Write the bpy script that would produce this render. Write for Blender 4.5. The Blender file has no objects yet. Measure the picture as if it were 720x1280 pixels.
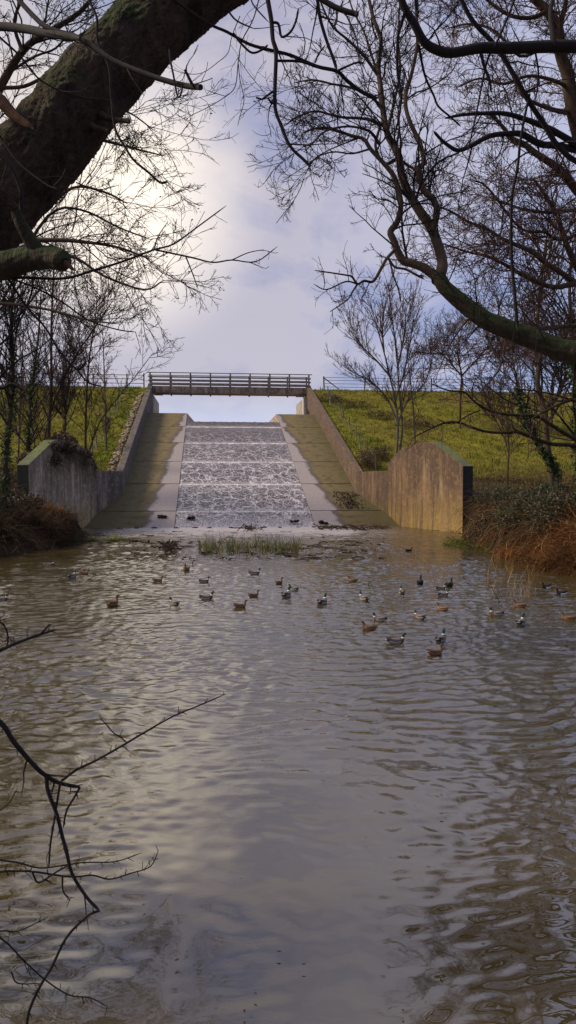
import bpy, bmesh, math, random
import numpy as np
from mathutils import Vector
R = math.radians
rng = np.random.default_rng(7)
random.seed(7)
scene = bpy.context.scene
C = scene.collection
F = 930.0; CX = 360.0; CY = 640.0; HOR = 606.0; H = 2.6
PITCH = math.atan((CY-HOR)/F)

# ------------------------------------------------------------------ camera
cam_d = bpy.data.cameras.new('camera'); cam = bpy.data.objects.new('camera', cam_d); C.objects.link(cam)
cam.location = (0, 0, H); cam.rotation_euler = (math.pi/2-PITCH, 0, 0)
cam_d.sensor_fit = 'VERTICAL'; cam_d.sensor_height = 36; cam_d.lens = F/1280*36
cam_d.clip_start = 0.05; cam_d.clip_end = 6000
scene.camera = cam

def P(x, y, d):
    """world point seen at photo pixel (x,y) at forward distance d"""
    a = (x-CX)/F; b = -(y-CY)/F
    cy, sy = math.cos(PITCH), math.sin(PITCH)
    dy = cy + b*sy; dz = -sy + b*cy
    k = d/dy
    return np.array([a*k, d, H+dz*k])
def on_water(x, y, z=0.0):
    p = P(x, y, 1.0); k = (z-H)/(p[2]-H)
    return np.array([p[0]*k, k, z])

# local frame of the spillway: u across, v up the slope axis
O = np.array([-2.6, 45.7]); TH = R(6)
AX = np.array([-math.sin(TH), math.cos(TH)]); PX = np.array([math.cos(TH), math.sin(TH)])
def W(u, v, z): return np.array([O[0]+u*PX[0]+v*AX[0], O[1]+u*PX[1]+v*AX[1], z])
SL = 8.5/24.4

# ------------------------------------------------------------------ materials
def newmat(name):
    m = bpy.data.materials.new(name); m.use_nodes = True
    nt = m.node_tree; b = nt.nodes['Principled BSDF']
    return m, nt, b
class N:
    def __init__(s, nt): s.nt = nt
    def n(s, t, **k):
        o = s.nt.nodes.new(t)
        for a, v in k.items(): setattr(o, a, v)
        return o
    def link(s, a, b): s.nt.links.new(a, b)
    def coord(s, kind='Object', scale=(1, 1, 1), rot=(0, 0, 0), loc=(0, 0, 0)):
        if kind == 'Position':
            g = s.n('ShaderNodeNewGeometry').outputs['Position']
        else: g = s.n('ShaderNodeTexCoord').outputs[kind]
        m = s.n('ShaderNodeMapping'); s.link(g, m.inputs[0])
        m.inputs['Scale'].default_value = scale; m.inputs['Rotation'].default_value = rot; m.inputs['Location'].default_value = loc
        return m.outputs[0]
    def noise(s, vec, scale, detail=4, rough=.55, dist=0.0):
        o = s.n('ShaderNodeTexNoise'); s.link(vec, o.inputs['Vector'])
        o.inputs['Scale'].default_value = scale; o.inputs['Detail'].default_value = detail
        o.inputs['Roughness'].default_value = rough; o.inputs['Distortion'].default_value = dist
        return o.outputs[0]
    def ramp(s, fac, stops, interp='LINEAR'):
        o = s.n('ShaderNodeValToRGB'); s.link(fac, o.inputs[0]); cr = o.color_ramp; cr.interpolation = interp
        while len(cr.elements) < len(stops): cr.elements.new(.5)
        for e, (p, c) in zip(cr.elements, stops):
            e.position = p; e.color = (c, c, c, 1) if not hasattr(c, '__len__') else (*c, 1)
        return o.outputs[0]
    def mix(s, fac, a, b, mode='MIX'):
        o = s.n('ShaderNodeMix', data_type='RGBA', blend_type=mode)
        for sock, v in ((o.inputs['Factor'], fac), (o.inputs['A'], a), (o.inputs['B'], b)):
            if hasattr(v, 'is_linked'): s.link(v, sock)
            elif hasattr(v, '__len__'): sock.default_value = (*v, 1)
            else: sock.default_value = v
        return o.outputs['Result']
    def math(s, op, a, b=None, c=None):
        o = s.n('ShaderNodeMath', operation=op)
        for i, v in enumerate((a, b, c)):
            if v is None: continue
            if hasattr(v, 'is_linked'): s.link(v, o.inputs[i])
            else: o.inputs[i].default_value = v
        return o.outputs[0]
    def mrange(s, v, a, b, c=0., d=1.):
        o = s.n('ShaderNodeMapRange'); s.link(v, o.inputs[0])
        for i, q in enumerate((a, b, c, d)): o.inputs[i+1].default_value = q
        return o.outputs[0]
    def sep(s, vec):
        o = s.n('ShaderNodeSeparateXYZ'); s.link(vec, o.inputs[0]); return o.outputs
    def bump(s, h, dist, strength=1., normal=None):
        o = s.n('ShaderNodeBump'); s.link(h, o.inputs['Height']); o.inputs['Distance'].default_value = dist
        if hasattr(strength, 'is_linked'): s.link(strength, o.inputs['Strength'])
        else: o.inputs['Strength'].default_value = strength
        if normal: s.link(normal, o.inputs['Normal'])
        return o.outputs[0]
    def attr(s, name='Col'):
        return s.n('ShaderNodeAttribute', attribute_name=name).outputs['Color']
M = {}
def bark(name, c1, c2, moss=None, scale=6., mossamt=.5, bumpd=.03):
    m, nt, b = newmat(name); k = N(nt)
    v = k.coord('Object', (1, 1, .35)); n1 = k.noise(v, scale, 6, .65, .6)
    col = k.ramp(n1, [(.3, c1), (.7, c2)])
    if moss:
        up = k.sep(k.n('ShaderNodeNewGeometry').outputs['Normal'])[2]
        n2 = k.noise(k.coord('Object'), scale*.6, 4)
        f = k.math('ADD', k.math('MULTIPLY', up, .45), k.math('SUBTRACT', n2, 1-mossamt))
        col = k.mix(k.mrange(f, 0, .22), col, moss)
    k.link(col, b.inputs['Base Color']); b.inputs['Roughness'].default_value = .9
    b.inputs['Specular IOR Level'].default_value = .2
    k.link(k.bump(n1, bumpd), b.inputs['Normal']); M[name] = m
bark('bark_dark', (.008, .005, .004), (.075, .044, .028), (.028, .034, .009), 7, .44, .10)
bark('bark_mossy', (.018, .014, .010), (.06, .045, .028), (.024, .033, .008), 9, .62, .08)
bark('bark_twig', (.010, .008, .009), (.026, .019, .017), None, 12, 0, .004)
bark('bark_brown', (.030, .019, .013), (.085, .055, .034), (.05, .05, .015), 4, .3, .02)
bark('bark_grey', (.06, .05, .04), (.16, .13, .10), (.08, .09, .03), 4, .3, .02)
bark('bark_redtwig', (.05, .028, .022), (.11, .062, .045), None, 12, 0, .004)
bark('broken_wood', (.035, .016, .008), (.11, .055, .028), None, 9, 0, .02)
bark('driftwood', (.03, .02, .014), (.10, .07, .045), None, 9, 0, .01)
def colmat(name, rough=.7, spec=.3, trans=0., mul=(1, 1, 1)):
    m, nt, b = newmat(name); k = N(nt)
    c = k.mix(1., k.attr(), mul, 'MULTIPLY')
    k.link(c, b.inputs['Base Color']); b.inputs['Roughness'].default_value = rough
    b.inputs['Specular IOR Level'].default_value = spec
    if trans:
        t = k.n('ShaderNodeBsdfTranslucent'); k.link(c, t.inputs[0])
        mx = k.n('ShaderNodeMixShader'); mx.inputs[0].default_value = trans
        k.link(b.outputs[0], mx.inputs[1]); k.link(t.outputs[0], mx.inputs[2])
        k.link(mx.outputs[0], nt.nodes['Material Output'].inputs[0])
    M[name] = m
colmat('leaf', .6, .35, .25); colmat('blade', .75, .2, .3); colmat('feather', .55, .3); colmat('rock', .85, .3)
def plain(name, c, rough=.7, spec=.4, metal=0, var=.25, sc=6):
    m, nt, b = newmat(name); k = N(nt)
    n = k.noise(k.coord('Object'), sc, 5)
    lo = tuple(x*(1-var) for x in c); hi = tuple(min(1, x*(1+var)) for x in c)
    k.link(k.ramp(n, [(.3, lo), (.7, hi)]), b.inputs['Base Color'])
    b.inputs['Roughness'].default_value = rough; b.inputs['Metallic'].default_value = metal; b.inputs['Specular IOR Level'].default_value = spec
    k.link(k.bump(n, .01), b.inputs['Normal']); M[name] = m
plain('rail_wood', (.18, .145, .12), .75, .3, var=.5, sc=3); plain('post_wood', (.22, .15, .085), .8, .2, var=.4, sc=5)
plain('wire', (.10, .10, .11), .5, .5, .6); plain('bill_yellow', (.36, .30, .05), .4); plain('bill_orange', (.35, .13, .03), .4)
plain('eye', (.01, .01, .01), .15, .6)

# deck beam: brown streaked concrete
def concrete(name, base, dark, streak_dark=.6, foot=None, footz=(0, 1.4), pale=None, rough=.85, streak=(.8, .8, .13), palerange=(.55, .75)):
    m, nt, b = newmat(name); k = N(nt)
    co = k.coord('Object', streak); n1 = k.noise(co, 1.5, 9, .68, .5)
    n2 = k.noise(k.coord('Object'), .7, 5, .6); n3 = k.noise(k.coord('Object'), 14, 5, .6)
    col = k.ramp(n1, [(.40, dark), (.60, base)])
    if pale:
        pn = k.noise(k.coord('Object', (.55, .55, .11), loc=(3, 1, 0)), 1.5, 4, .5)
        col = k.mix(k.mrange(pn, palerange[0], palerange[1]), col, pale)
    col = k.mix(k.mrange(n2, .45, .75, 0, streak_dark), col, dark)
    if foot:
        zt_ = k.sep(k.coord('Position'))[2]; tn = k.noise(k.coord('Object', (1.3, 1.3, .2), loc=(9, 0, 3)), 1.4, 6, .6)
        col = k.mix(k.math('MULTIPLY', k.mrange(k.math('ADD', k.math('MULTIPLY', zt_, .16), tn), .85, 1.25), .85), col, dark)
        z = k.sep(k.coord('Position'))[2]
        zz = k.math('ADD', z, k.math('MULTIPLY', k.math('SUBTRACT', n1, .5), 5.))
        f = k.mrange(zz, footz[0], footz[1], 1, 0)
        col = k.mix(k.math('MULTIPLY', f, .85), col, foot)
    drip = k.noise(k.coord('Object', (1.7, 1.7, .14), loc=(7, 2, 0)), 1.5, 8, .72, .5)
    col = k.mix(k.mrange(drip, .48, .62, 0, .85), col, dark)
    n4 = k.noise(k.coord('Object', (1, 1, 1), loc=(1, 5, 2)), 3.2, 8, .75)
    col = k.mix(k.mrange(n4, .5, .72, 0, .6), col, tuple(c_*1.5 for c_ in base))
    n5 = k.noise(k.coord('Object', loc=(4, 4, 1)), 5, 8, .8)
    col = k.mix(k.mrange(n5, .52, .7, 0, .7), col, dark)
    col = k.mix(k.mrange(n3, .5, .8, 0, .5), col, dark)
    k.link(col, b.inputs['Base Color']); b.inputs['Roughness'].default_value = rough
    k.link(k.bump(n3, .02, .8), b.inputs['Normal']); M[name] = m
concrete('wall_right', (.24, .145, .065), (.055, .03, .017), .55, (.27, .175, .045), (.1, 2.3), (.55, .42, .24))
concrete('wall_left', (.40, .31, .22), (.085, .06, .042), .7, (.30, .23, .05), (.0, 1.9), (.66, .60, .53))
concrete('chute_wall_left', (.26, .20, .15), (.05, .04, .033), .5, (.10, .10, .03), (.3, 1.6))
concrete('toe_wall', (.19, .11, .06), (.05, .03, .018), .6, (.14, .12, .035), (.3, 1.6))
concrete('chute_wall_right', (.24, .15, .085), (.07, .042, .025), .5, (.16, .14, .04), (.3, 1.6))
concrete('abutment', (.46, .42, .36), (.18, .15, .12), .5, None)
concrete('deck', (.44, .33, .24), (.11, .08, .06), .5, None, streak=(3, 3, .3))
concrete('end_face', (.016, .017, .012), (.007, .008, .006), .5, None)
concrete('stone', (.12, .10, .085), (.04, .03, .025), .5, None)
concrete('mossy_cap', (.10, .13, .02), (.06, .06, .03), .4, None)

# slabs: pale by the water, green-brown outside (local u,v coordinates in UV map)
m, nt, b = newmat('slab'); k = N(nt)
uv = k.n('ShaderNodeUVMap').outputs[0]; s = k.sep(uv)
mp = k.n('ShaderNodeMapping'); k.link(uv, mp.inputs[0]); mp.inputs['Scale'].default_value = (1, .7, 1)
nb = k.noise(mp.outputs[0], .55, 4, .6, .4); nf = k.noise(uv, 7, 5, .65); nm = k.noise(uv, 1.6, 5, .6, .5)
wid = k.mrange(s[1], 24, 0, .45, 1.75)
frac = k.math('FRACT', k.math('DIVIDE', k.math('SUBTRACT', s[1], 2.55), 5.0))
wid = k.math('ADD', wid, k.math('MULTIPLY', k.math('SUBTRACT', .5, frac), .4))
dd = k.math('SUBTRACT', k.math('SUBTRACT', s[0], 4.35), k.math('ADD', wid, k.math('MULTIPLY', k.math('SUBTRACT', nb, .5), 1.6)))
moss = k.ramp(nm, [(.32, (.045, .034, .008)), (.45, (.105, .076, .016)), (.58, (.15, .10, .033)), (.72, (.085, .077, .012))])
moss = k.mix(k.mrange(s[0], 5.5, 8.2, 0, .7), moss, (.05, .045, .012))
pale = k.ramp(nf, [(.3, (.20, .165, .145)), (.7, (.33, .275, .25))])
edge = k.mix(k.mrange(dd, -.25, .0), pale, (.06, .045, .03))
col = k.mix(k.mrange(dd, -.05, .35), edge, moss)
k.link(col, b.inputs['Base Color'])
k.link(k.mrange(dd, -.2, .3, .45, .75), b.inputs['Roughness']); k.link(k.bump(nf, .01), b.inputs['Normal']); M['slab'] = m
m = M['slab']

# cascading water: grey-brown film with a white foam net
m, nt, b = newmat('cascade'); k = N(nt)
uv = k.n('ShaderNodeUVMap').outputs[0]; s = k.sep(uv)
nz = k.n('ShaderNodeTexNoise'); k.link(uv, nz.inputs['Vector']); nz.inputs['Scale'].default_value = 1.1; nz.inputs['Detail'].default_value = 6
off = k.n('ShaderNodeVectorMath', operation='SCALE'); k.link(nz.outputs['Color'], off.inputs[0]); off.inputs['Scale'].default_value = 1.6
ad = k.n('ShaderNodeVectorMath', operation='ADD'); k.link(uv, ad.inputs[0]); k.link(off.outputs[0], ad.inputs[1])
mp = k.n('ShaderNodeMapping'); k.link(ad.outputs[0], mp.inputs[0]); mp.inputs['Scale'].default_value = (1.25, 1.0, 1)
def voro(vec, sc):
    o = k.n('ShaderNodeTexVoronoi', feature='DISTANCE_TO_EDGE'); k.link(vec, o.inputs['Vector']); o.inputs['Scale'].default_value = sc; return o.outputs[0]
v1 = voro(mp.outputs[0], 1.0); v2 = voro(mp.outputs[0], 2.6)
lower = k.mrange(s[1], 20, 6)
net = k.math('MAXIMUM', k.mrange(v1, .0, .07, 1, 0), k.math('MULTIPLY', k.mrange(v2, 0, .10, 1, 0), .6))
net = k.math('MULTIPLY', net, k.mrange(s[1], 24.2, 11, .08, 1))
grain = k.noise(k.coord('UV', (3, .8, 1)), 4, 6, .7)
frac = k.math('FRACT', k.math('DIVIDE', k.math('SUBTRACT', s[1], 2.55), 5.0))
lnz = k.noise(k.coord('UV', (1, .3, 1)), 1.8, 5, .7)
line = k.mrange(k.math('ABSOLUTE', k.math('SUBTRACT', frac, .98)), .005, .04, 1, 0)
below = k.math('MULTIPLY', k.math('MAXIMUM', k.mrange(frac, .0, .16, .75, 0), k.mrange(frac, .6, 1, 0, .2)), k.mrange(grain, .35, .6, 0, 1))
foot = k.math('MULTIPLY', k.mrange(s[1], 2.2, 0, 0, 1), k.mrange(grain, .35, .6))
white = k.math('MAXIMUM', k.math('MAXIMUM', k.math('MULTIPLY', net, k.mrange(grain, .3, .5, .35, 1)), k.math('MULTIPLY', line, k.mrange(lnz, .38, .58, .35, 1))), k.math('MAXIMUM', below, foot))
flow = k.ramp(grain, [(.3, (.025, .018, .017)), (.7, (.095, .074, .068))])
col = k.mix(white, flow, (.72, .66, .67))
k.link(col, b.inputs['Base Color']); b.inputs['Roughness'].default_value = .4
k.link(k.bump(k.math('ADD', white, grain), .05, .7), b.inputs['Normal']); M['cascade'] = m

# pond water
m, nt, b = newmat('pond_water'); k = N(nt)
pos = k.coord('Position'); s = k.sep(pos)
nbig = k.noise(k.coord('Position'), .22, 3, .5)
mid = k.noise(k.coord('Position', (.62, 1.5, 1), rot=(0, 0, .22)), 2.7, 3, .5, .5)
sw = k.noise(k.coord('Position', (1, 1.1, 1)), 1.35, 1.5, .4, 1.5)
fine = k.noise(k.coord('Position', (1, 1.5, 1), rot=(0, 0, -.2)), 6.5, 3, .6, .4)
calm = k.mrange(s[1], 5.2, 11, 0, 1)
calmx = k.math('ADD', calm, k.math('MULTIPLY', k.mrange(nbig, .42, .62), .25))
far = k.mrange(s[1], 28, 39, 0, 1)
h = k.math('MULTIPLY', fine, k.math('ADD', .0006, k.math('ADD', k.math('MULTIPLY', calm, .006), k.math('MULTIPLY', far, .02))))
h = k.math('ADD', h, k.math('MULTIPLY', mid, k.math('MULTIPLY', calm, .012)))
murk = k.ramp(nbig, [(.35, (.042, .032, .012)), (.65, (.056, .042, .017))])
# froth and scum in streaks near the foot of the chute
ft = k.noise(k.coord('Position', (.35, 1.0, 1)), 1.6, 6, .65, .8)
fz = k.math('MULTIPLY', k.mrange(s[1], 32.5, 43, 0, 1), 1)
foam = k.math('MULTIPLY', k.mrange(k.math('ADD', ft, k.math('MULTIPLY', fz, .42)), .62, .86), .75)
inside = k.mrange(k.math('ABSOLUTE', k.math('ADD', s[0], 2.3)), 5.0, 9.5, 1, 0)
foam = k.math('MULTIPLY', k.math('MULTIPLY', foam, inside), k.mrange(s[1], 31, 35))
vl = k.math('ADD', k.math('MULTIPLY', k.math('ADD', s[0], 2.6), float(AX[0])), k.math('MULTIPLY', k.math('SUBTRACT', s[1], 45.7), float(AX[1])))
ul = k.math('ABSOLUTE', k.math('ADD', k.math('MULTIPLY', k.math('ADD', s[0], 2.6), float(PX[0])), k.math('MULTIPLY', k.math('SUBTRACT', s[1], 45.7), float(PX[1]))))
chn = k.noise(k.coord('Position', (1, .8, 1)), 3.5, 5, .65, .6)
churn = k.math('MULTIPLY', k.mrange(k.math('ADD', k.mrange(vl, -4.5, -.3), k.math('SUBTRACT', chn, .5)), .35, .75), k.mrange(ul, 4.2, 6.2, 1, 0))
foam = k.math('MAXIMUM', foam, k.math('MULTIPLY', churn, .9))
k.link(k.mix(foam, murk, (.46, .40, .39)), b.inputs['Base Color'])
k.link(k.mrange(foam, 0, .6, .03, .4), b.inputs['Roughness'])
b.inputs['IOR'].default_value = 2.35; b.inputs['Specular IOR Level'].default_value = .5
k.link(k.bump(h, 1.0, 1.0), b.inputs['Normal']); M['pond_water'] = m

# ground
m, nt, b = newmat('ground'); k = N(nt)
pos = k.coord('Position'); s = k.sep(pos)
a1 = k.noise(pos, .16, 4, .6); a2 = k.noise(pos, 1.3, 6, .65); a3 = k.noise(k.coord('Position', (1, 1, 2.5)), 5, 6, .7)
grass = k.ramp(a2, [(.28, (.07, .062, .010)), (.5, (.15, .135, .013)), (.72, (.23, .2, .022))])
grass = k.mix(k.mrange(a1, .45, .68, 0, .6), grass, (.13, .09, .022))
grass = k.mix(k.mrange(a3, .48, .68, 0, .75), grass, (.05, .042, .012))
earth = k.ramp(a2, [(.3, (.018, .012, .007)), (.7, (.06, .036, .018))])
zz = k.math('ADD', s[2], k.math('MULTIPLY', k.math('SUBTRACT', a1, .5), 2.5))
k.link(k.mix(k.mrange(zz, 2.4, 4.4), earth, grass), b.inputs['Base Color'])
b.inputs['Roughness'].default_value = .95; b.inputs['Specular IOR Level'].default_value = .1
k.link(k.bump(k.math('ADD', a3, a2), .12, .8), b.inputs['Normal']); M['ground'] = m

# ------------------------------------------------------------------ mesh helpers
def link(name, me, mats, parent=None, loc=None):
    o = bpy.data.objects.new(name, me); C.objects.link(o)
    for mm in (mats if isinstance(mats, (list, tuple)) else [mats]): me.materials.append(M[mm])
    if parent: o.parent = parent
    if loc is not None: o.location = loc
    return o
def npmesh(name, V, quads=None, tris=None, col=None, smooth=False, uv=None):
    me = bpy.data.meshes.new(name); V = np.asarray(V, np.float32).reshape(-1, 3)
    me.vertices.add(len(V)); me.vertices.foreach_set('co', V.ravel())
    fs = []; tot = []
    if quads is not None and len(quads): q = np.asarray(quads, np.int32).reshape(-1, 4); fs.append(q.ravel()); tot.append(np.full(len(q), 4))
    if tris is not None and len(tris): t = np.asarray(tris, np.int32).reshape(-1, 3); fs.append(t.ravel()); tot.append(np.full(len(t), 3))
    loops = np.concatenate(fs); tot = np.concatenate(tot).astype(np.int32)
    me.loops.add(len(loops)); me.loops.foreach_set('vertex_index', loops)
    me.polygons.add(len(tot)); me.polygons.foreach_set('loop_start', np.concatenate([[0], np.cumsum(tot)[:-1]]).astype(np.int32))
    me.polygons.foreach_set('loop_total', tot)
    if smooth: me.polygons.foreach_set('use_smooth', np.ones(len(tot), bool))
    me.update(calc_edges=True); me.validate()
    if col is not None:
        a = me.color_attributes.new('Col', 'FLOAT_COLOR', 'POINT')
        c = np.ones((len(V), 4), np.float32); c[:, :3] = col; a.data.foreach_set('color', c.ravel())
    if uv is not None:
        l = me.uv_layers.new(name='UVMap'); l.data.foreach_set('uv', np.asarray(uv, np.float32)[loops].ravel())
    return me
def nrm(a): return a/np.maximum(np.linalg.norm(a, axis=-1, keepdims=True), 1e-9)
def tubes_data(PP, RR, sides):
    """PP (N,S,3) RR (N,S) -> V, quads"""
    n, S, _ = PP.shape
    T = np.gradient(PP, axis=1); T = nrm(T)
    ref = np.zeros((n, 1, 3)); ref[..., 2] = 1.0
    mt = np.abs(nrm(PP[:, -1]-PP[:, 0])[:, 2]) > .8; ref[mt] = [1, 0.1, 0]
    A = nrm(np.cross(T, np.broadcast_to(ref, T.shape))); B = np.cross(T, A)
    th = np.arange(sides)/sides*2*np.pi
    V = PP[:, :, None, :]+RR[:, :, None, None]*(np.cos(th)[None, None, :, None]*A[:, :, None, :]+np.sin(th)[None, None, :, None]*B[:, :, None, :])
    idx = np.arange(n*S*sides).reshape(n, S, sides)
    a = idx[:, :-1, :]; b = np.roll(a, -1, axis=2); d = idx[:, 1:, :]; c = np.roll(d, -1, axis=2)
    Q = np.stack([a, d, c, b], -1).reshape(-1, 4)
    return V.reshape(-1, 3), Q
class Geo:
    def __init__(s): s.V = []; s.Q = []; s.T = []; s.Cc = []; s.n = 0
    def add(s, V, Q=None, T=None, col=None):
        V = np.asarray(V, float).reshape(-1, 3); s.V.append(V)
        if Q is not None and len(Q): s.Q.append(np.asarray(Q).reshape(-1, 4)+s.n)
        if T is not None and len(T): s.T.append(np.asarray(T).reshape(-1, 3)+s.n)
        if col is not None: s.Cc.append(np.broadcast_to(col, V.shape))
        s.n += len(V)
    def tubes(s, PP, RR, sides=4, col=None):
        V, Q = tubes_data(PP, RR, sides); s.add(V, Q, col=col)
        n, S = RR.shape
        idx = np.arange(n*S*sides).reshape(n, S, sides)
        if sides == 4: s.Q.append(np.concatenate([idx[:, 0, ::-1], idx[:, -1]])+s.n-len(V))
        elif sides == 3: s.T.append(np.concatenate([idx[:, 0, ::-1], idx[:, -1]])+s.n-len(V))
        else:
            for e, o in ((idx[:, 0, ::-1], 0), (idx[:, -1], 0)):
                for j in range(1, sides-1): s.T.append(np.stack([e[:, 0], e[:, j], e[:, j+1]], -1)+s.n-len(V))
    def box(s, c, size, ax=None, col=None):
        """c centre, size full, ax 3x3 rows"""
        ax = np.eye(3) if ax is None else np.asarray(ax)
        q = np.array([[x, y, z] for x in (-.5, .5) for y in (-.5, .5) for z in (-.5, .5)])*size
        V = q@ax+np.asarray(c)
        s.add(V, [[0, 1, 3, 2], [4, 6, 7, 5], [0, 4, 5, 1], [2, 3, 7, 6], [0, 2, 6, 4], [1, 5, 7, 3]], col=col)
    def build(s, name, mats, parent=None, loc=None, smooth=False, uv=None):
        V = np.concatenate(s.V)
        if loc is not None: V = V-np.asarray(loc)
        me = npmesh(name, V, np.concatenate(s.Q) if s.Q else None, np.concatenate(s.T) if s.T else None,
                    np.concatenate(s.Cc) if s.Cc else None, smooth, uv)
        return link(name, me, mats, parent, None if parent is not None else loc)
def tag(o, label=None, cat=None, group=None, kind=None):
    if label: o['label'] = label
    if cat: o['category'] = cat
    if group: o['group'] = group
    if kind: o['kind'] = kind
    return o
def empty(name, loc, label, cat, group=None, rz=0):
    o = bpy.data.objects.new(name, None); C.objects.link(o); o.location = loc; o.rotation_euler = (0, 0, rz)
    o.empty_display_size = .2
    return tag(o, label, cat, group)
LAX = np.array([[PX[0], PX[1], 0], [AX[0], AX[1], 0], [0, 0, 1]])

# ------------------------------------------------------------------ terrain
wing = [(9.35, 1.8), (11.2, -7.3)]
def uvw(u, v): return tuple(W(u, v, 0)[:2])
pond = [(-5, 1.0), (5, 1.0), (9, 5), (10.2, 13), (8.6, 20.3), (7.9, 28.8), (8.6, 35), (9.5, 38.6)] + \
       [uvw(11.3, -7.2), uvw(9.55, 1.9), uvw(8.3, 6), uvw(-8.3, 6), uvw(-9.55, 1.9), uvw(-11.3, -7.2)] + \
       [(-11.2, 36.5), (-9.3, 35), (-9.3, 31), (-10.8, 26), (-11.5, 15), (-9.5, 6)]
def sdist(X, Y):
    pts = np.array(pond); n = len(pts); d = np.full(X.shape, 1e9); ins = np.zeros(X.shape, bool)
    for i in range(n):
        a, b2 = pts[i], pts[(i+1) % n]; e = b2-a
        t = np.clip(((X-a[0])*e[0]+(Y-a[1])*e[1])/(e@e), 0, 1)
        d = np.minimum(d, np.hypot(X-a[0]-t*e[0], Y-a[1]-t*e[1]))
        c = ((a[1] > Y) != (b2[1] > Y)) & (X < (b2[0]-a[0])*(Y-a[1])/(b2[1]-a[1]+1e-12)+a[0])
        ins ^= c
    return np.where(ins, -d, d)
def lump(X, Y, s, seed=0):
    return (np.sin(X*s+seed)*np.cos(Y*s*1.13+seed*2)+.5*np.sin(X*s*2.3+Y*s*1.7+seed)+.3*np.cos(Y*s*4.1-X*s*3.3))/1.8
def height(X, Y):
    X = np.asarray(X, float); Y = np.asarray(Y, float)
    rx, ry = X-O[0], Y-O[1]; u = rx*PX[0]+ry*PX[1]; v = rx*AX[0]+ry*AX[1]
    d = sdist(X, Y)
    zb = 1.55*(1-np.exp(-np.maximum(d, 0)/1.3))+.10*lump(X, Y, 1.4)*np.minimum(np.maximum(d, 0), 1)+.10*np.clip(d-3, 0, 12)*.6-.06
    zb = np.where(Y < 6, np.minimum(zb, 1.1), zb)
    zin = -.05-np.minimum(-d, 3)*.4
    zd = np.where(v > 5.85, 3.28+SL*(v-5.85), 3.28-.13*(5.85-v))
    zd = np.where(v > 33, 12.7, zd); zd = np.minimum(zd, 12.7)
    zd = np.where(v > 38, np.maximum(12.7-(v-38)*.4, 7.), zd)
    zd = zd+(.10*lump(X, Y, .9, 2)+.08*lump(X, Y, 2.1, 4))*((v < 32) & (v > 7))
    f = np.clip(d/.9, 0, 1); f = f*f*(3-2*f)
    far = v > 6.2
    z = np.where(d < 0, zin, np.maximum(zb, zd*f+zb*(1-f)))
    z = np.where(far & (np.abs(u) > 8.3), zd, z)
    ch = (np.abs(u) < 8.3) & (v > 3)
    zc = np.where(v < 27.3, SL*v-.9, np.where(v < 44, 7.6, 7.))
    z = np.where(ch & ((v > 5.9) | (d > 0)), zc, z)
    z = np.where(ch & (d <= 0), np.minimum(z, -.3+0*z), z)
    return z
def axis_coords(fine, far, step, n):
    a = np.arange(-fine, fine+step/2, step); g = np.geomspace(fine+step, far, n)
    return np.concatenate([-g[::-1], a, g])
us = np.unique(np.concatenate([axis_coords(34, 3000, .5, 26), [-8.45, -8.38, -8.22, 8.22, 8.38, 8.45]]))
vs = np.unique(np.concatenate([-np.geomspace(50, 3000, 20)[::-1], np.arange(-49.5, 60, .45), np.geomspace(62, 3000, 24)]))
UU, VV = np.meshgrid(us, vs)
XX = O[0]+UU*PX[0]+VV*AX[0]; YY = O[1]+UU*PX[1]+VV*AX[1]
ZZ = height(XX, YY)
ii = np.arange(UU.size).reshape(UU.shape)
Q = np.stack([ii[:-1, :-1], ii[:-1, 1:], ii[1:, 1:], ii[1:, :-1]], -1)
g = link('ground', npmesh('ground', np.stack([XX, YY, ZZ], -1), Q, smooth=True), 'ground'); tag(g, kind='structure')

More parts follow.
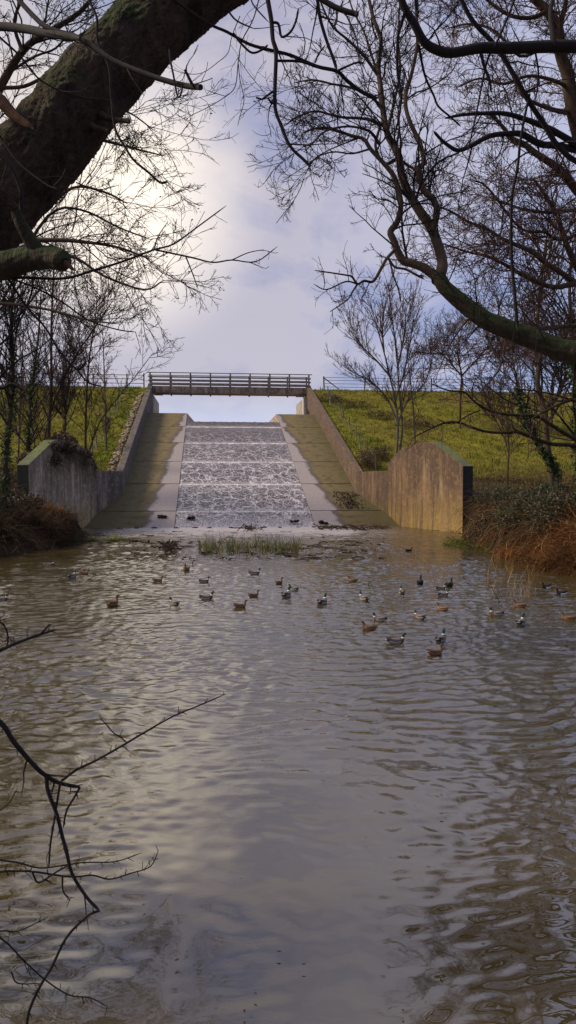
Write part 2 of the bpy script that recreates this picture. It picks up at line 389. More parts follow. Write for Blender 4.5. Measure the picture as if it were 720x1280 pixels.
# pond + reservoir
def sheet(name, corners, mat, nx=2, ny=2):
    c = np.array(corners, float); a = np.linspace(0, 1, nx); bb = np.linspace(0, 1, ny)
    A, B = np.meshgrid(a, bb)
    V = (c[0]*((1-A)*(1-B))[..., None]+c[1]*(A*(1-B))[..., None]+c[2]*(A*B)[..., None]+c[3]*((1-A)*B)[..., None])
    i = np.arange(A.size).reshape(A.shape); q = np.stack([i[:-1, :-1], i[:-1, 1:], i[1:, 1:], i[1:, :-1]], -1)
    return link(name, npmesh(name, V, q), mat)
DK = [
 (62, 707, 15, 'drake', 5, 0, 'pale drake farthest left by the brown bank, swimming right'), (90, 722, 9, 'drake', 75, 0, 'drake swimming away directly left of a brown hen near the left bank'), (105, 718, 14, 'hen', 10, 0, 'brown hen beside the drake that swims away near the left bank'),
 (141, 757, 12, 'hen', 70, -30, 'lone brown hen facing away, nearest to the left edge among the hens'), (2, 751, 14, 'drake', 20, 0, 'drake half cut off by the left edge'), (197, 727, 16, 'hen', 8, 0, 'brown hen swimming right, left of the small hen by the upright twig'),
 (233, 713, 9, 'hen', 265, 0, 'small brown hen facing the camera, farthest back left of the rushes'), (255, 728, 13, 'drake', 15, 0, 'small drake swimming right in front of the rushes'), (258, 749, 22, 'drake', 8, 0, 'drake in side view swimming right, left of centre'),
 (318, 718, 18, 'drake', 4, 0, 'drake swimming right just in front of the rush bed'), (317, 746, 13, 'hen', 35, -40, 'brown hen with raised head directly behind a swimming hen, at centre'), (300, 759, 20, 'hen', 12, 0, 'brown hen in side view at centre, swimming right'),
 (349, 730, 9, 'hen', 60, -40, 'small brown hen facing away behind two drakes at centre'), (358, 746, 12, 'drake', 70, -50, 'front drake of the close pair right of centre'), (367, 738, 13, 'drake', 150, 0, 'rear drake of the close pair right of centre, head to the left'), (403, 755, 12, 'drake', 65, 0, 'single drake swimming away, right of the close pair'), (218, 756, 16, 'drake', 140, 30, 'drake swimming away to the left, left of centre'),
 (441, 727, 16, 'hen', 170, 0, 'orange-brown hen swimming left by the tiny green sprig'), (455, 750, 12, 'drake', 120, 0, 'small drake swimming away behind the drake and hen pair'), (502, 742, 9, 'drake', 90, 0, 'small drake seen from directly behind'), (525, 730, 10, 'dark', 75, 0, 'dark duck alone, left of the huddled group at the right'),
 (562, 733, 11, 'dark', 60, 0, 'dark duck at the back of the huddled group'), (551, 737, 11, 'drake', 20, 0, 'drake behind the pale-sided drake in the huddled group'), (554, 745, 14, 'drake', 15, 0, 'pale-sided drake at the front of the huddled group'), (553, 763, 12, 'hen', 140, 0, 'light orange hen in front of the huddled group'),
 (525, 773, 13, 'drake', 130, 0, 'drake swimming away to the left between pairs of ducks'), (475, 776, 21, 'drake', 165, 0, 'drake swimming left just behind an orange-brown hen'), (462, 787, 24, 'hen', 175, 0, 'large orange-brown hen swimming left in front of a drake'), (495, 804, 29, 'drake', 5, 0, 'nearest and largest drake, in side view swimming right'),
 (551, 802, 16, 'drake', 60, 0, 'drake swimming away just behind the nearest brown hen'), (544, 818, 21, 'hen', 25, 0, 'nearest brown hen, head turned away, in front of a drake'), (621, 769, 22, 'drake', 172, 0, 'white-flanked drake swimming left near the dead reeds'), (651, 781, 15, 'drake', 60, -30, 'black and white drake swimming away right of the white-flanked drake'),
 (650, 759, 16, 'hen', 170, 0, 'dim brown hen beside the dead reeds'), (711, 775, 19, 'hen', 170, 0, 'brown hen at the right edge swimming left'), (683, 735, 8, 'tufted', 200, 0, 'left of two small black and white ducks below the orange bracken'), (702, 743, 9, 'tufted', 190, 0, 'right of two small black and white ducks below the orange bracken'),
 (511, 689, 8, 'dark', 10, 0, 'tiny dark duck far back beneath the right wing wall'),
]
RINGS = [tuple(on_water(a[0], a[1])[:2]) for a in DK]
xs = np.unique(np.concatenate([-np.geomspace(5, 15, 70), np.arange(-5, 5.001, .033), np.geomspace(5, 13, 62)]))
ys = [.6]
while ys[-1] < 49: ys.append(ys[-1]+max(.025, min(.11, .0042*ys[-1])))
ys = np.array(ys); XW, YW = np.meshgrid(xs, ys)
g_ = np.random.default_rng(11)
def waves(n, l0, l1, spread, seed, k0=math.pi/2):
    g = np.random.default_rng(seed); z = np.zeros_like(XW)
    wx = XW+.25*np.sin(YW*.9+1.3*np.sin(XW*.5))+.12*np.sin(XW*2.1+YW*1.4); wy = YW+.22*np.sin(XW*.8+.7)+.10*np.sin(XW*1.9-YW*1.2)
    for q in range(n):
        lam = math.exp(g.uniform(math.log(l0), math.log(l1))); a = k0+g.normal(0, spread); kk = 2*math.pi/lam
        z += np.sin(kk*(np.cos(a)*wx+np.sin(a)*wy)+g.uniform(0, 6.3))*lam
    return z/math.sqrt(n/2)/(2*math.pi)      # unit rms slope
def sstep(x, a, b2): t = np.clip((x-a)/(b2-a), 0, 1); return t*t*(3-2*t)
gust = .5+.5*np.sin(XW*.55+1.1*np.sin(YW*.33)+.6)*np.cos(YW*.41+.8*np.sin(XW*.4))
choppy = sstep(YW, 4.5, 10)
sc_ = (1-choppy)*.012+choppy*(.105+.06*gust)
side = sstep(np.abs(XW+.15), .35, 1.3)
Zw_ = waves(34, .20, .46, .7, 1)*sc_+waves(30, .11, .22, 1.0, 2)*(choppy*.095)*(.5+gust)+waves(40, .10, .34, 2.5, 3)*(1-choppy)*(.010+.065*side)+waves(8, .9, 1.6, .6, 4)*.012
for (dx_, dy_) in RINGS:
    r_q = np.hypot(XW-dx_, YW-dy_); far_ = np.clip(dy_/14, .8, 2.2)
    Zw_ += .0075*far_*np.exp(-r_q/(.55*far_))*np.sin(2*math.pi*r_q/(.20*far_))*(r_q < 4)
inside_ = sdist(XW, YW) < .45
ux, uy = XW-O[0], YW-O[1]; vloc = ux*AX[0]+uy*AX[1]; inside_ &= vloc < 3.4
idx = np.arange(XW.size).reshape(XW.shape)
qf = np.stack([idx[:-1, :-1], idx[:-1, 1:], idx[1:, 1:], idx[1:, :-1]], -1)
km = inside_[:-1, :-1] & inside_[:-1, 1:] & inside_[1:, 1:] & inside_[1:, :-1]; qf = qf[km]
used = np.unique(qf); remap = np.zeros(XW.size, int); remap[used] = np.arange(len(used))
w = link('pond_water', npmesh('pond_water', np.stack([XW.ravel(), YW.ravel(), Zw_.ravel()], -1)[used], remap[qf], smooth=True), 'pond_water'); tag(w, kind='structure')
r_ = sheet('reservoir_water', [W(-300, 41, 8.46), W(300, 41, 8.46), W(300, 900, 8.46), W(-300, 900, 8.46)], 'pond_water'); tag(r_, kind='structure')

# ------------------------------------------------------------------ spillway slabs
def prism(name, outline, thick, mat, parent=None, zf=None, bev=.015):
    """outline (u,v) ccw; top on zf(v); uv = (|u|,v)"""
    zf = zf or (lambda u, v: SL*v)
    n = len(outline); V = [W(u, v, zf(u, v)) for u, v in outline]+[W(u, v, zf(u, v)-thick) for u, v in outline]
    bm = bmesh.new(); vv = [bm.verts.new(p) for p in V]; uvl = bm.loops.layers.uv.new('UVMap')
    fs = [bm.faces.new(vv[:n]), bm.faces.new(vv[n:][::-1])]
    for i in range(n): fs.append(bm.faces.new([vv[i], vv[n+i], vv[n+(i+1) % n], vv[(i+1) % n]]))
    d = {v: o for v, o in zip(vv, list(outline)*2)}
    for f in fs:
        for l in f.loops: l[uvl].uv = (abs(d[l.vert][0]), d[l.vert][1])
    bmesh.ops.recalc_face_normals(bm, faces=bm.faces)
    me = bpy.data.meshes.new(name); bm.to_mesh(me); bm.free()
    return link(name, me, mat, parent)
spill = empty('spillway', (0, 0, 0), 'stepped concrete spillway slope with mossy side slabs below the footbridge', 'spillway')
jo = [-3, 2.55, 7.6, 12.6, 17.6, 22.6, 27.3]
for sd in (-1, 1):
    for i in range(6):
        a, b2 = jo[i]+.05*(i > 0), jo[i+1]-.05
        if i == 0: o_ = [(4.35, a), (10.1, a), (9.36, 1.8), (9.1, b2), (4.35, b2)]
        elif i == 1: o_ = [(4.35, a), (9.08, a), (8.05, 5.85), (8.05, b2), (4.35, b2)]
        else: o_ = [(4.35, a), (8.05, a), (8.05, b2), (4.35, b2)]
        o_ = [(sd*u, v) for u, v in o_]
        if sd < 0: o_ = o_[::-1]
        prism('side_slab', o_, .35, 'slab', spill, zf=lambda u, v: SL*v+.03)
    # shoulder behind the top slab, its inner side battered towards the crest
    V = [W(sd*4.35, 24.4, 8.5), W(sd*3.5, 26.3, 8.5), W(sd*3.5, 42, 8.5), W(sd*4.33, 27.3, 9.53), W(sd*4.35, 42, 9.53),
         W(sd*8.05, 27.3, 9.53), W(sd*8.05, 42, 9.53), W(sd*8.05, 27.3, 8), W(sd*4.33, 27.3, 8)]
    gq = Geo(); gq.add(V, [[1, 2, 4, 3], [3, 4, 6, 5], [3, 5, 7, 8]], [[0, 1, 3]])
    gq.build('shoulder', 'deck', spill)
prism('bed', [(-4.35, -3), (4.35, -3), (4.35, 24.4), (-4.35, 24.4)], .5, 'stone', spill, zf=lambda u, v: SL*v-.10)
prism('crest_slab', [(-4.35, 24.4), (4.35, 24.4), (4.35, 42), (-4.35, 42)], 1.2, 'stone', spill, zf=lambda u, v: 8.4)
# water film with real little drops at each joint
vs_ = []; zs_ = []
edges = [-.25, 2.55, 7.6, 12.6, 17.6, 22.6]
for i, e in enumerate(edges):
    nx = edges[i+1] if i < 5 else 24.3
    t = np.linspace(e+.06, nx-.02, 28)
    fr = (t-e)/(nx-e)
    vs_ += list(t); zs_ += list(SL*t-.05+.07*fr)
vs_ += [24.5, 24.8, 27, 42]; zs_ += [8.47, 8.49, 8.49, 8.47]
uu_ = np.linspace(-4.33, 4.33, 60)
A, B = np.meshgrid(uu_, vs_); Zw = np.repeat(np.array(zs_)[:, None], 60, 1)+rng.normal(0, .012, A.shape)
V = np.stack([O[0]+A*PX[0]+B*AX[0], O[1]+A*PX[1]+B*AX[1], Zw], -1)
i = np.arange(A.size).reshape(A.shape); q = np.stack([i[:-1, :-1], i[:-1, 1:], i[1:, 1:], i[1:, :-1]], -1)
cw = link('cascading_water', npmesh('cascading_water', V, q, smooth=True, uv=np.stack([A.ravel(), B.ravel()], -1)), 'cascade'); tag(cw, kind='structure')

# ------------------------------------------------------------------ walls
def wall(name, path, ztop, zbot, thick, mats, label, cat, endmat=None, out=1):
    """path (u,v) of the inner face; thickness outward (sign out in u)"""
    root = empty(name, W(path[0][0], path[0][1], 0), label, cat)
    base = np.array(root.location)
    p = np.array(path, float); t = np.gradient(p, axis=0); t = t/np.linalg.norm(t, axis=1)[:, None]
    nn = np.stack([-t[:, 1], t[:, 0]], 1); nn = nn*np.sign(nn[:, :1]*out+1e-9)
    q = p+nn*thick; n = len(p)
    V = [W(*p[i], zbot[i]) for i in range(n)]+[W(*p[i], ztop[i]) for i in range(n)]+[W(*q[i], ztop[i]) for i in range(n)]+[W(*q[i], zbot[i]) for i in range(n)]
    bm = bmesh.new(); vv = [bm.verts.new(x-base) for x in V]
    for i in range(n-1):
        for a, b2 in ((0, 1), (1, 2), (2, 3)):
            f = bm.faces.new([vv[a*n+i], vv[a*n+i+1], vv[b2*n+i+1], vv[b2*n+i]])
            if a == 1 and len(mats) > 1: f.material_index = 1
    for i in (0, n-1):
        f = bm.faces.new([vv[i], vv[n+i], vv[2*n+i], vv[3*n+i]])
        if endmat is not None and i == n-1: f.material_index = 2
    bmesh.ops.recalc_face_normals(bm, faces=bm.faces)
    me = bpy.data.meshes.new('wall_body'); bm.to_mesh(me); bm.free()
    o = link('wall_body', me, mats+([endmat] if endmat else []), root)
    md = o.modifiers.new('Bevel', 'BEVEL'); md.width = .025; md.segments = 2; md.limit_method = 'ANGLE'
    return root
for sd, sn in ((-1, 'left'), (1, 'right')):
    cm = 'chute_wall_'+sn
    vv_ = [33.0, 5.85]
    wall('chute_wall', [(sd*8.052, v) for v in np.linspace(33, 5.9, 6)], [3.5+SL*(v-5.85)+.02 for v in np.linspace(33, 5.9, 6)],
         [SL*v-.6 for v in np.linspace(33, 5.9, 6)], .5, [cm], 'sloping concrete side wall running up the %s edge of the spillway' % sn, 'wall', out=sd)
    wall('toe_wall', [(sd*8.05, 5.85), (sd*8.75, 3.7), (sd*9.35, 1.84)], [3.5, 3.5, 3.5], [-.8]*3, .5, ['toe_wall' if sd > 0 else cm], 'short level-topped concrete wall at the foot of the %s spillway wall' % sn, 'wall', out=sd)
    s_ = np.linspace(0, 1, 9)
    zt = np.interp(s_, [0, .6, 1], [3.5, 5.05, 3.5])
    s_ = np.array([0, .03, .07, .12, .17, .23, .31, .4, .5, .6, .66, .8, 1]); zt = np.interp(s_, [0, .03, .07, .12, .17, .23, .31, .4, .5, .6, .66, 1], [3.9, 4.1, 4.33, 4.56, 4.75, 4.9, 5.0, 5.06, 5.09, 5.09, 5.0, 3.6])
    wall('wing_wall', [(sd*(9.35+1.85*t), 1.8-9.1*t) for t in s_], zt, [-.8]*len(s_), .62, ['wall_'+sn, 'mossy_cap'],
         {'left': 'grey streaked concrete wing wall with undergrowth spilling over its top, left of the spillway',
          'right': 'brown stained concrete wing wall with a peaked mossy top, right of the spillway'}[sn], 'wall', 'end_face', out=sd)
    wall('abutment', [(sd*8.0, 42), (sd*8.0, 36), (sd*8.0, 32.9)], [12.02]*3, [8.5]*3, .6, ['abutment'], 'pale concrete abutment under the %s end of the footbridge' % sn, 'abutment', out=sd)
# stones strip outside left chute wall
def rock_geo(g, c, s, col, flat=.6):
    t = bmesh.new(); bmesh.ops.create_icosphere(t, subdivisions=1, radius=1)
    V = np.array([v.co[:] for v in t.verts])*(1+rng.normal(0, .16, (len(t.verts), 1)))
    F_ = [[v.index for v in f.verts] for f in t.faces]; t.free()
    a = rng.uniform(0, 6.3); Rm = np.array([[math.cos(a), math.sin(a), 0], [-math.sin(a), math.cos(a), 0], [0, 0, 1]])
    g.add((V*[s, s*rng.uniform(.6, 1), s*flat])@Rm+c, T=F_, col=np.array(col))
g = Geo()
for v in np.arange(6.3, 30, .16):
    for j in range(2):
        u = -8.72-rng.uniform(0, .45); p = W(u, v+rng.uniform(-.1, .1), 0); z = float(height(p[0], p[1]))
        c_ = np.array([.30, .23, .15])*rng.uniform(.5, 1.1); rock_geo(g, [p[0], p[1], z+.06], rng.uniform(.09, .19), c_)
tag(g.build('stone_edging', 'rock', smooth=False), 'loose pale stones laid in a strip along the left spillway wall', 'stones', kind='stuff')

# ------------------------------------------------------------------ footbridge
br = empty('footbridge', W(0, 35, 12.1), 'low concrete footbridge with brown wooden railings over the top of the spillway', 'footbridge')
bl = W(0, 35, 12.1)
def bpart(name, mat, boxes):
    g = Geo()
    for (u, v, z, su, sv, sz) in boxes: g.box(W(u, v, z)-bl, (su, sv, sz), LAX)
    o = g.build(name, mat, br); md = o.modifiers.new('Bevel', 'BEVEL'); md.width = .012; md.segments = 2; return o
bpart('deck', 'deck', [(0, 33.95, 12.55, 17.2, 1.5, .62)])
bpart('edge_beam', 'deck', [(0, 33.1, 12.53, 17.0, .18, .70)]); bpart('edge_beam', 'deck', [(0, 34.8, 12.53, 17.0, .18, .70)])
for sd in (-1, 1): bpart('haunch', 'deck', [(sd*7.55, 33.95, 12.14, .9, 1.4, .14)])
for vv_ in (32.95, 34.95):
    sg = -1 if vv_ < 34 else 1
    for i in range(9):
        bpart('railing_post', 'rail_wood', [(-8.3+i*2.075, vv_, 13.15, .16, .12, 2.15 if i % 8 else 2.3)])
    for z, hh in ((13.02, .17), (13.42, .17), (13.8, .15)):
        bpart('railing_board', 'rail_wood', [(0, vv_+sg*.10, z, 17.0, .05, hh)])
    bpart('top_rail', 'rail_wood', [(0, vv_, 14.26, 17.3, .16, .07)])

# ------------------------------------------------------------------ fences
def fence_line(name, pts, label, hpost, rpost, wires, wire_r, mat='post_wood', braces=(), mesh_wire=False):
    base = np.array(pts[0]); root = empty(name, base, label, 'fence')
    for p in pts:
        g = Geo(); p = np.array(p); hh = hpost*random.uniform(.93, 1.07)
        tilt = rng.normal(0, .03, 2)
        L = np.array([[p-base+[0, 0, -.3], p-base+[tilt[0]*hh, tilt[1]*hh, hh]]]); g.tubes(L, np.array([[rpost, rpost*.9]]), 6)
        g.build('post', mat, root)
    for j, hz in enumerate(wires):
        line = np.array([np.array(p)-base+[0, 0, hz] for p in pts])[None]
        g = Geo(); g.tubes(line, np.full((1, len(pts)), wire_r), 4); g.build('wire' if wire_r < .03 else 'rail', 'wire' if wire_r < .03 else mat, root)
    for i, dx in braces:
        g = Geo(); p = np.array(pts[i])-base; q = np.array(dx)
        g.tubes(np.array([[p+[0, 0, hpost*.85], p+q]]), np.full((1, 2), rpost*.7), 6); g.build('brace', mat, root)
    return root
def gz(u, v):
    p = W(u, v, 0); return W(u, v, float(height(p[0], p[1])))
fence_line('crest_fence', [gz(u, 32.6) for u in (9.9, 14.2, 18, 21.5, 25, 28.5, 32, 36, 40)], 'post and wire fence along the dam crest right of the footbridge', 1.5, .085, (.35, .7, 1.05, 1.35), .022, braces=[(0, np.array([1.6, .1, .1]))])
fence_line('crest_fence', [gz(-u, 32.6) for u in (8.9, 10.6, 14, 17.5, 21, 25, 29)], 'pale rail fence along the dam crest left of the footbridge', 1.5, .08, (.45, .9, 1.3), .035)
fence_line('stake_fence', [gz(9.6+.1*math.sin(i*2.1), v) for i, v in enumerate(np.linspace(31, 7, 11))], 'thin wooden stakes and wire down the grass right of the spillway', 1.25, .045, (.3, .6, .9, 1.1), .008)
fence_line('stake_fence', [gz(-10.5+.1*math.sin(i*2.1), v) for i, v in enumerate(np.linspace(31, 6.5, 11))], 'thin wooden stakes and wire down the grass left of the spillway', 1.3, .05, (.3, .6, .9, 1.1), .008)

# ------------------------------------------------------------------ trees
def catmull(P_, n):
    P_ = np.asarray(P_, float); m = len(P_)
    if m == 2: t = np.linspace(0, 1, n)[:, None]; return P_[0]*(1-t)+P_[1]*t
    E = np.vstack([2*P_[0]-P_[1], P_, 2*P_[-1]-P_[-2]])
    s = np.linspace(0, m-1-1e-6, n); i = s.astype(int); t = (s-i)[:, None]
    p0, p1, p2, p3 = E[i], E[i+1], E[i+2], E[i+3]
    return .5*((2*p1)+(-p0+p2)*t+(2*p0-5*p1+4*p2-p3)*t**2+(-p0+3*p1-3*p2+p3)*t**3)
def trace(pts, d0, d1, w0, w1, per=4, blunt=False, wob=.0):
    """pts in photo pixels, depth from d0 to d1, width in photo px w0..w1 -> (polyline, radii)"""
    n = len(pts); q = []
    for i, (x, y) in enumerate(pts):
        d = d0+(d1-d0)*i/(n-1)+(wob*math.sin(i*1.7+x) if 0 < i < n-1 else 0); q.append(np.append(P(x, y, d), d))
    c = catmull(q, (n-1)*per+1); t = np.linspace(0, 1, len(c))
    r = (w0+(w1-w0)*t)*.5*c[:, 3]/F
    if not blunt: r[-1] *= .4
    return c[:, :3], r
def resample(p, r, n=12):
    t = np.linspace(0, 1, len(p)); s = np.linspace(0, 1, n)
    return np.stack([np.interp(s, t, p[:, j]) for j in range(3)], 1), np.interp(s, t, r)
def grow(par, levels, seed):
    """par list of (poly, radii); returns list of (PP,RR)"""
    g = np.random.default_rng(seed)
    rs = [resample(p, r) for p, r in par]; PP = np.array([a for a, _ in rs]); RR = np.array([b for _, b in rs]); outl = []
    for lv in levels:
        n, S, _ = PP.shape; LL = np.linalg.norm(np.diff(PP, axis=1), axis=2).sum(1)
        if 'dens' in lv: cnt = np.maximum(1, (LL*lv['dens']+g.uniform(0, 1, n)).astype(int))
        else: cnt = np.full(n, lv['n'])
        idx = np.repeat(np.arange(n), cnt); m = len(idx)
        t = g.uniform(lv.get('t0', .15), 1., m)**lv.get('tp', 1); f = t*(S-1); i = np.minimum(f.astype(int), S-2); fr = (f-i)[:, None]
        o = PP[idx, i]*(1-fr)+PP[idx, i+1]*fr; T = nrm(PP[idx, i+1]-PP[idx, i]); rr = RR[idx, i]*(1-fr[:, 0])+RR[idx, i+1]*fr[:, 0]
        q = g.normal(size=(m, 3)); q = q-(q*T).sum(1, keepdims=True)*T; q = nrm(q)
        q[:, 2] = q[:, 2]+lv.get('side_up', 0); q = nrm(q)
        a = np.radians(g.uniform(*lv['ang'], m))[:, None]
        D = nrm(np.cos(a)*T+np.sin(a)*q)
        if 'len' in lv: L = g.uniform(*lv['len'], m)
        else: L = LL[idx]*g.uniform(*lv['lr'], m)*(1.1-.6*t)
        rad = np.maximum(np.minimum(rr*lv.get('rr', .6), L*.013+.002), lv['rmin'])
        s = lv.get('segs', 6); st = (L/(s-1))[:, None]
        pts = [o]; cur = o
        bend = nrm(g.normal(size=(m, 3)))*lv.get('curl', .1)
        for kk in range(s-1):
            D = nrm(D+g.normal(size=(m, 3))*lv['wig']+bend+np.array([0, 0, lv['up']])); cur = cur+D*st; pts.append(cur)
        PN = np.stack(pts, 1); tt = np.linspace(1, .35, s)[None]; RN = np.maximum(rad[:, None]*tt, lv['rmin']*.7)
        outl.append((PN, RN)); PP, RR = PN, RN
        # keep parents of next level resampled sizes equal: fine as is
    return outl
def rough_trunk(p, r, sides=20, amp=.12, seed=1, n=60, deep=0.):
    """bark-ridged trunk as displaced rings"""
    g = np.random.default_rng(seed); c = catmull(p, n); rr = np.interp(np.linspace(0, 1, n), np.linspace(0, 1, len(r)), r)
    V, Qd = tubes_data(c[None], rr[None], sides)
    V = V.reshape(n, sides, 3); th = (np.arange(sides)/sides*2*np.pi)[None]; s = np.linspace(0, 1, n)[:, None]*len(p)
    ridge = sum(np.sin(th*k_+s*f_+ph)*a_ for k_, f_, ph, a_ in ((3, .8, 0, .35), (7, .5, 1, .3), (11, .9, 2, .25), (5, 2.1, 4, .2)))
    if deep:
        wander = .5*np.sin(s*.5+1)+.3*np.sin(s*1.1+th*2)+.1*np.sin(s*2.7+th*3)
        crack = np.abs(np.sin(th*13+wander*2.4+.7*np.sin(th*4+s*3)))**.45*np.clip(.65+.5*np.sin(s*2.2+th*6+2*np.sin(th*5)), .15, 1)
        crack2 = np.abs(np.sin(th*27+wander*4+s*.4))**.5
        ridge = ridge+deep*(crack*1.1+.5*crack2-1)+g.normal(0, .18, (n, sides))
        for _ in range(9):
            t0, s0, ww = g.uniform(0, 6.28), g.uniform(0, s.max()), g.uniform(.25, .6)
            ridge = ridge+g.uniform(.6, 1.8)*np.exp(-((np.angle(np.exp(1j*(th-t0))))**2+((s-s0)*.9)**2)/ww**2)
    else: ridge = ridge+g.normal(0, .25, (n, sides))
    V = c[:, None]+(V-c[:, None])*(1+amp*ridge[..., None])
    V = V.reshape(-1, 3); ncap = len(V); V = np.vstack([V, c[:1], c[-1:]])
    T = [[ncap, (j+1) % sides, j] for j in range(sides)]+[[ncap+1, (n-1)*sides+j, (n-1)*sides+(j+1) % sides] for j in range(sides)]
    return V, Qd, T
def tree(name, base, label, cat='tree', trunk=None, limbs=(), twig=None, mats=('bark_brown', 'bark_brown', 'bark_twig'), seed=1, amp=.1, sides=12, group=None, trunk_name='trunk', limb_name='branch', twig_sides=3):
    root = empty(name, base, label, cat, group); b = np.array(base)
    if trunk is not None:
        V, Qd, T = rough_trunk(trunk[0]-b, trunk[1], sides, amp, seed, max(14, len(trunk[0])*(8 if sides > 60 else 3)), .9 if sides > 60 else 0)
        link(trunk_name, npmesh(trunk_name, V, Qd, T, smooth=True), mats[0], root)
    for p, r in limbs:
        g = Geo(); g.tubes((p-b)[None], r[None], 8); g.build(limb_name, mats[1], root, smooth=True)
    if twig:
        par = twig['par'] if 'par' in twig else ([trunk] if trunk is not None and twig.get('trunk', True) else [])+list(limbs)
        res = grow(par, twig['levels'], seed); g = Geo()
        for j, (PN, RN) in enumerate(res): g.tubes(PN-b, RN, 5 if j == 0 and len(res) > 2 else twig_sides)
        g.build('crown', mats[2], root, smooth=True)
        root_tw = res
        return root, res
    return root, None
def leaves_geo(g, pts, size, cols, spread=.0, flat=False):
    n = len(pts); a = rng.normal(size=(n, 3)); a = nrm(a); q = rng.normal(size=(n, 3)); q = nrm(np.cross(a, q)); s = rng.uniform(.6, 1.3, n)[:, None]*size
    c = pts+rng.normal(0, 1, (n, 3))*spread
    V = np.stack([c-a*s, c+q*s*.5, c+a*s, c-q*s*.5], 1); cc = np.array(cols)[rng.integers(0, len(cols), n)]*rng.uniform(.65, 1.35, (n, 1))
    i = np.arange(n*4).reshape(n, 4); g.add(V.reshape(-1, 3), i, col=np.repeat(cc, 4, 0))

BR = lambda pts, d0, d1, w0, w1, **k: trace(pts, d0, d1, w0, w1, **k)

# -- 1 leaning old tree, upper left (near)
tk = trace([(-560, 1090), (-430, 860), (-250, 570), (-90, 335), (-27, 273), (25, 217), (74, 161), (122, 102), (172, 50), (230, 0), (300, -50), (400, -120)], 4.0, 4.9, 122, 72, per=5)
base1 = P(-560, 1090, 4.0)
limbs1 = []
stub = trace([(-180, 400), (-60, 352), (-20, 334), (10, 330), (40, 323), (66, 322), (82, 328)], 4.1, 3.7, 38, 25, per=4)
fork = trace([(50, 318), (38, 300), (27, 282), (19, 262)], 3.8, 3.75, 20, 12, blunt=True)
near_twigs1 = [
 BR([(-90, 120), (-40, 50), (-10, 34), (30, 36), (60, 42), (100, 48)], 4.3, 3.2, 12, 9), BR([(-30, -80), (15, -12), (40, 18), (62, 36), (100, 48), (140, 75), (180, 92), (215, 103), (236, 108), (251, 109)], 3.6, 3.0, 6, 7, blunt=True),
 BR([(241, 107), (236, 97), (231, 87)], 3.02, 3.0, 4, 3, blunt=True),
 BR([(212, 60), (213, 75), (217, 95), (220, 112), (223, 122), (227, 115), (228, 104)], 3.1, 3.05, 2.6, 2),
 BR([(105, -20), (111, 0), (121, 22), (122, 53), (136, 83), (139, 120), (144, 161), (156, 183), (167, 200), (185, 215), (200, 228), (210, 227)], 3.5, 3.4, 3, 3),
 BR([(-20, 30), (0, 47), (25, 70), (47, 97), (72, 112), (105, 122), (136, 125)], 3.3, 3.4, 3, 1.6),
 BR([(-60, 150), (0, 195), (15, 212), (26, 240), (25, 262)], 3.7, 3.7, 3, 4), BR([(0, 170), (20, 200), (40, 218), (60, 232), (72, 236)], 3.6, 3.5, 2.4, 1.6), BR([(68, 233), (78, 222), (83, 209)], 3.5, 3.5, 3, 2),
 BR([(-60, 340), (-10, 347), (33, 347), (80, 348), (117, 338), (153, 327), (190, 313), (217, 305), (245, 285), (283, 257)], 3.9, 4.3, 4.5, 1.4),
 BR([(193, 312), (240, 322), (266, 328), (290, 325), (320, 327), (347, 308)], 4.1, 4.3, 2.4, 1.2), BR([(232, 320), (240, 340), (248, 362)], 4.2, 4.2, 1.8, 1.2), BR([(290, 325), (310, 316), (330, 312)], 4.2, 4.2, 1.5, 1.), BR([(192, 312), (198, 295), (210, 277)], 4.1, 4.1, 1.6, 1.),
 BR([(-20, 310), (8, 345), (33, 383), (57, 410), (77, 443), (97, 463), (110, 478), (127, 483)], 4.0, 4.2, 3.2, 1.8), BR([(97, 463), (104, 458), (107, 452)], 4.15, 4.15, 3, 2.5, blunt=True),
 BR([(-10, 340), (40, 358), (77, 377), (110, 400), (147, 412), (170, 415)], 4.0, 4.2, 2.6, 1.4), BR([(90, 290), (95, 270), (98, 240), (104, 210)], 4.2, 4.3, 1.8, 1.2), BR([(95, 228), (122, 237), (150, 231)], 4.3, 4.3, 1.6, 1.0),
 BR([(-20, 445), (10, 422), (28, 395), (38, 370), (42, 350)], 4.0, 4.0, 3, 2), BR([(-30, 470), (0, 485), (15, 480), (33, 490)], 3.9, 3.9, 5, 3, blunt=True),
]
t1, _ = tree('leaning_tree', base1, 'thick dark mossy trunk leaning across the upper left corner', 'tree', tk, [], None, ('bark_dark',)*3, 3, .05, 150)
def thick(name, pr, mat, parent, b, sides=20, amp=.05, seed=5, deep=0, n=30):
    V, Qd, T = rough_trunk(pr[0]-b, pr[1], sides, amp, seed, n, deep); return link(name, npmesh(name, V, Qd, T, smooth=True), mat, parent)
sb = thick('broken_stub', stub, 'bark_mossy', t1, base1, 60, .05, 5, .8, 70); thick('broken_stub', fork, 'bark_mossy', t1, base1, 14, .06, 9)
sp = thick('splinter', trace([(70, 322), (84, 330), (92, 338)], 3.72, 3.68, 12, 3), 'broken_wood', sb, base1, 8, .1, 4); 
st2 = thick('broken_stub', trace([(-60, 70), (-20, 110), (0, 126), (20, 146), (42, 162)], 4.3, 4.1, 24, 7), 'broken_wood', t1, base1, 40, .12, 6, .9, 60)
thick('broken_stub', trace([(120, 140), (135, 148), (162, 152)], 4.45, 4.3, 11, 5, blunt=True), 'bark_dark', t1, base1, 10, .1, 7)
thick('broken_stub', trace([(105, 150), (118, 160), (136, 165)], 4.45, 4.3, 12, 6, blunt=True), 'bark_dark', t1, base1, 10, .12, 8)
for p, r in near_twigs1:
    g = Geo(); g.tubes((p-base1)[None], r[None], 8); g.build('branch', 'bark_twig', t1, smooth=True)
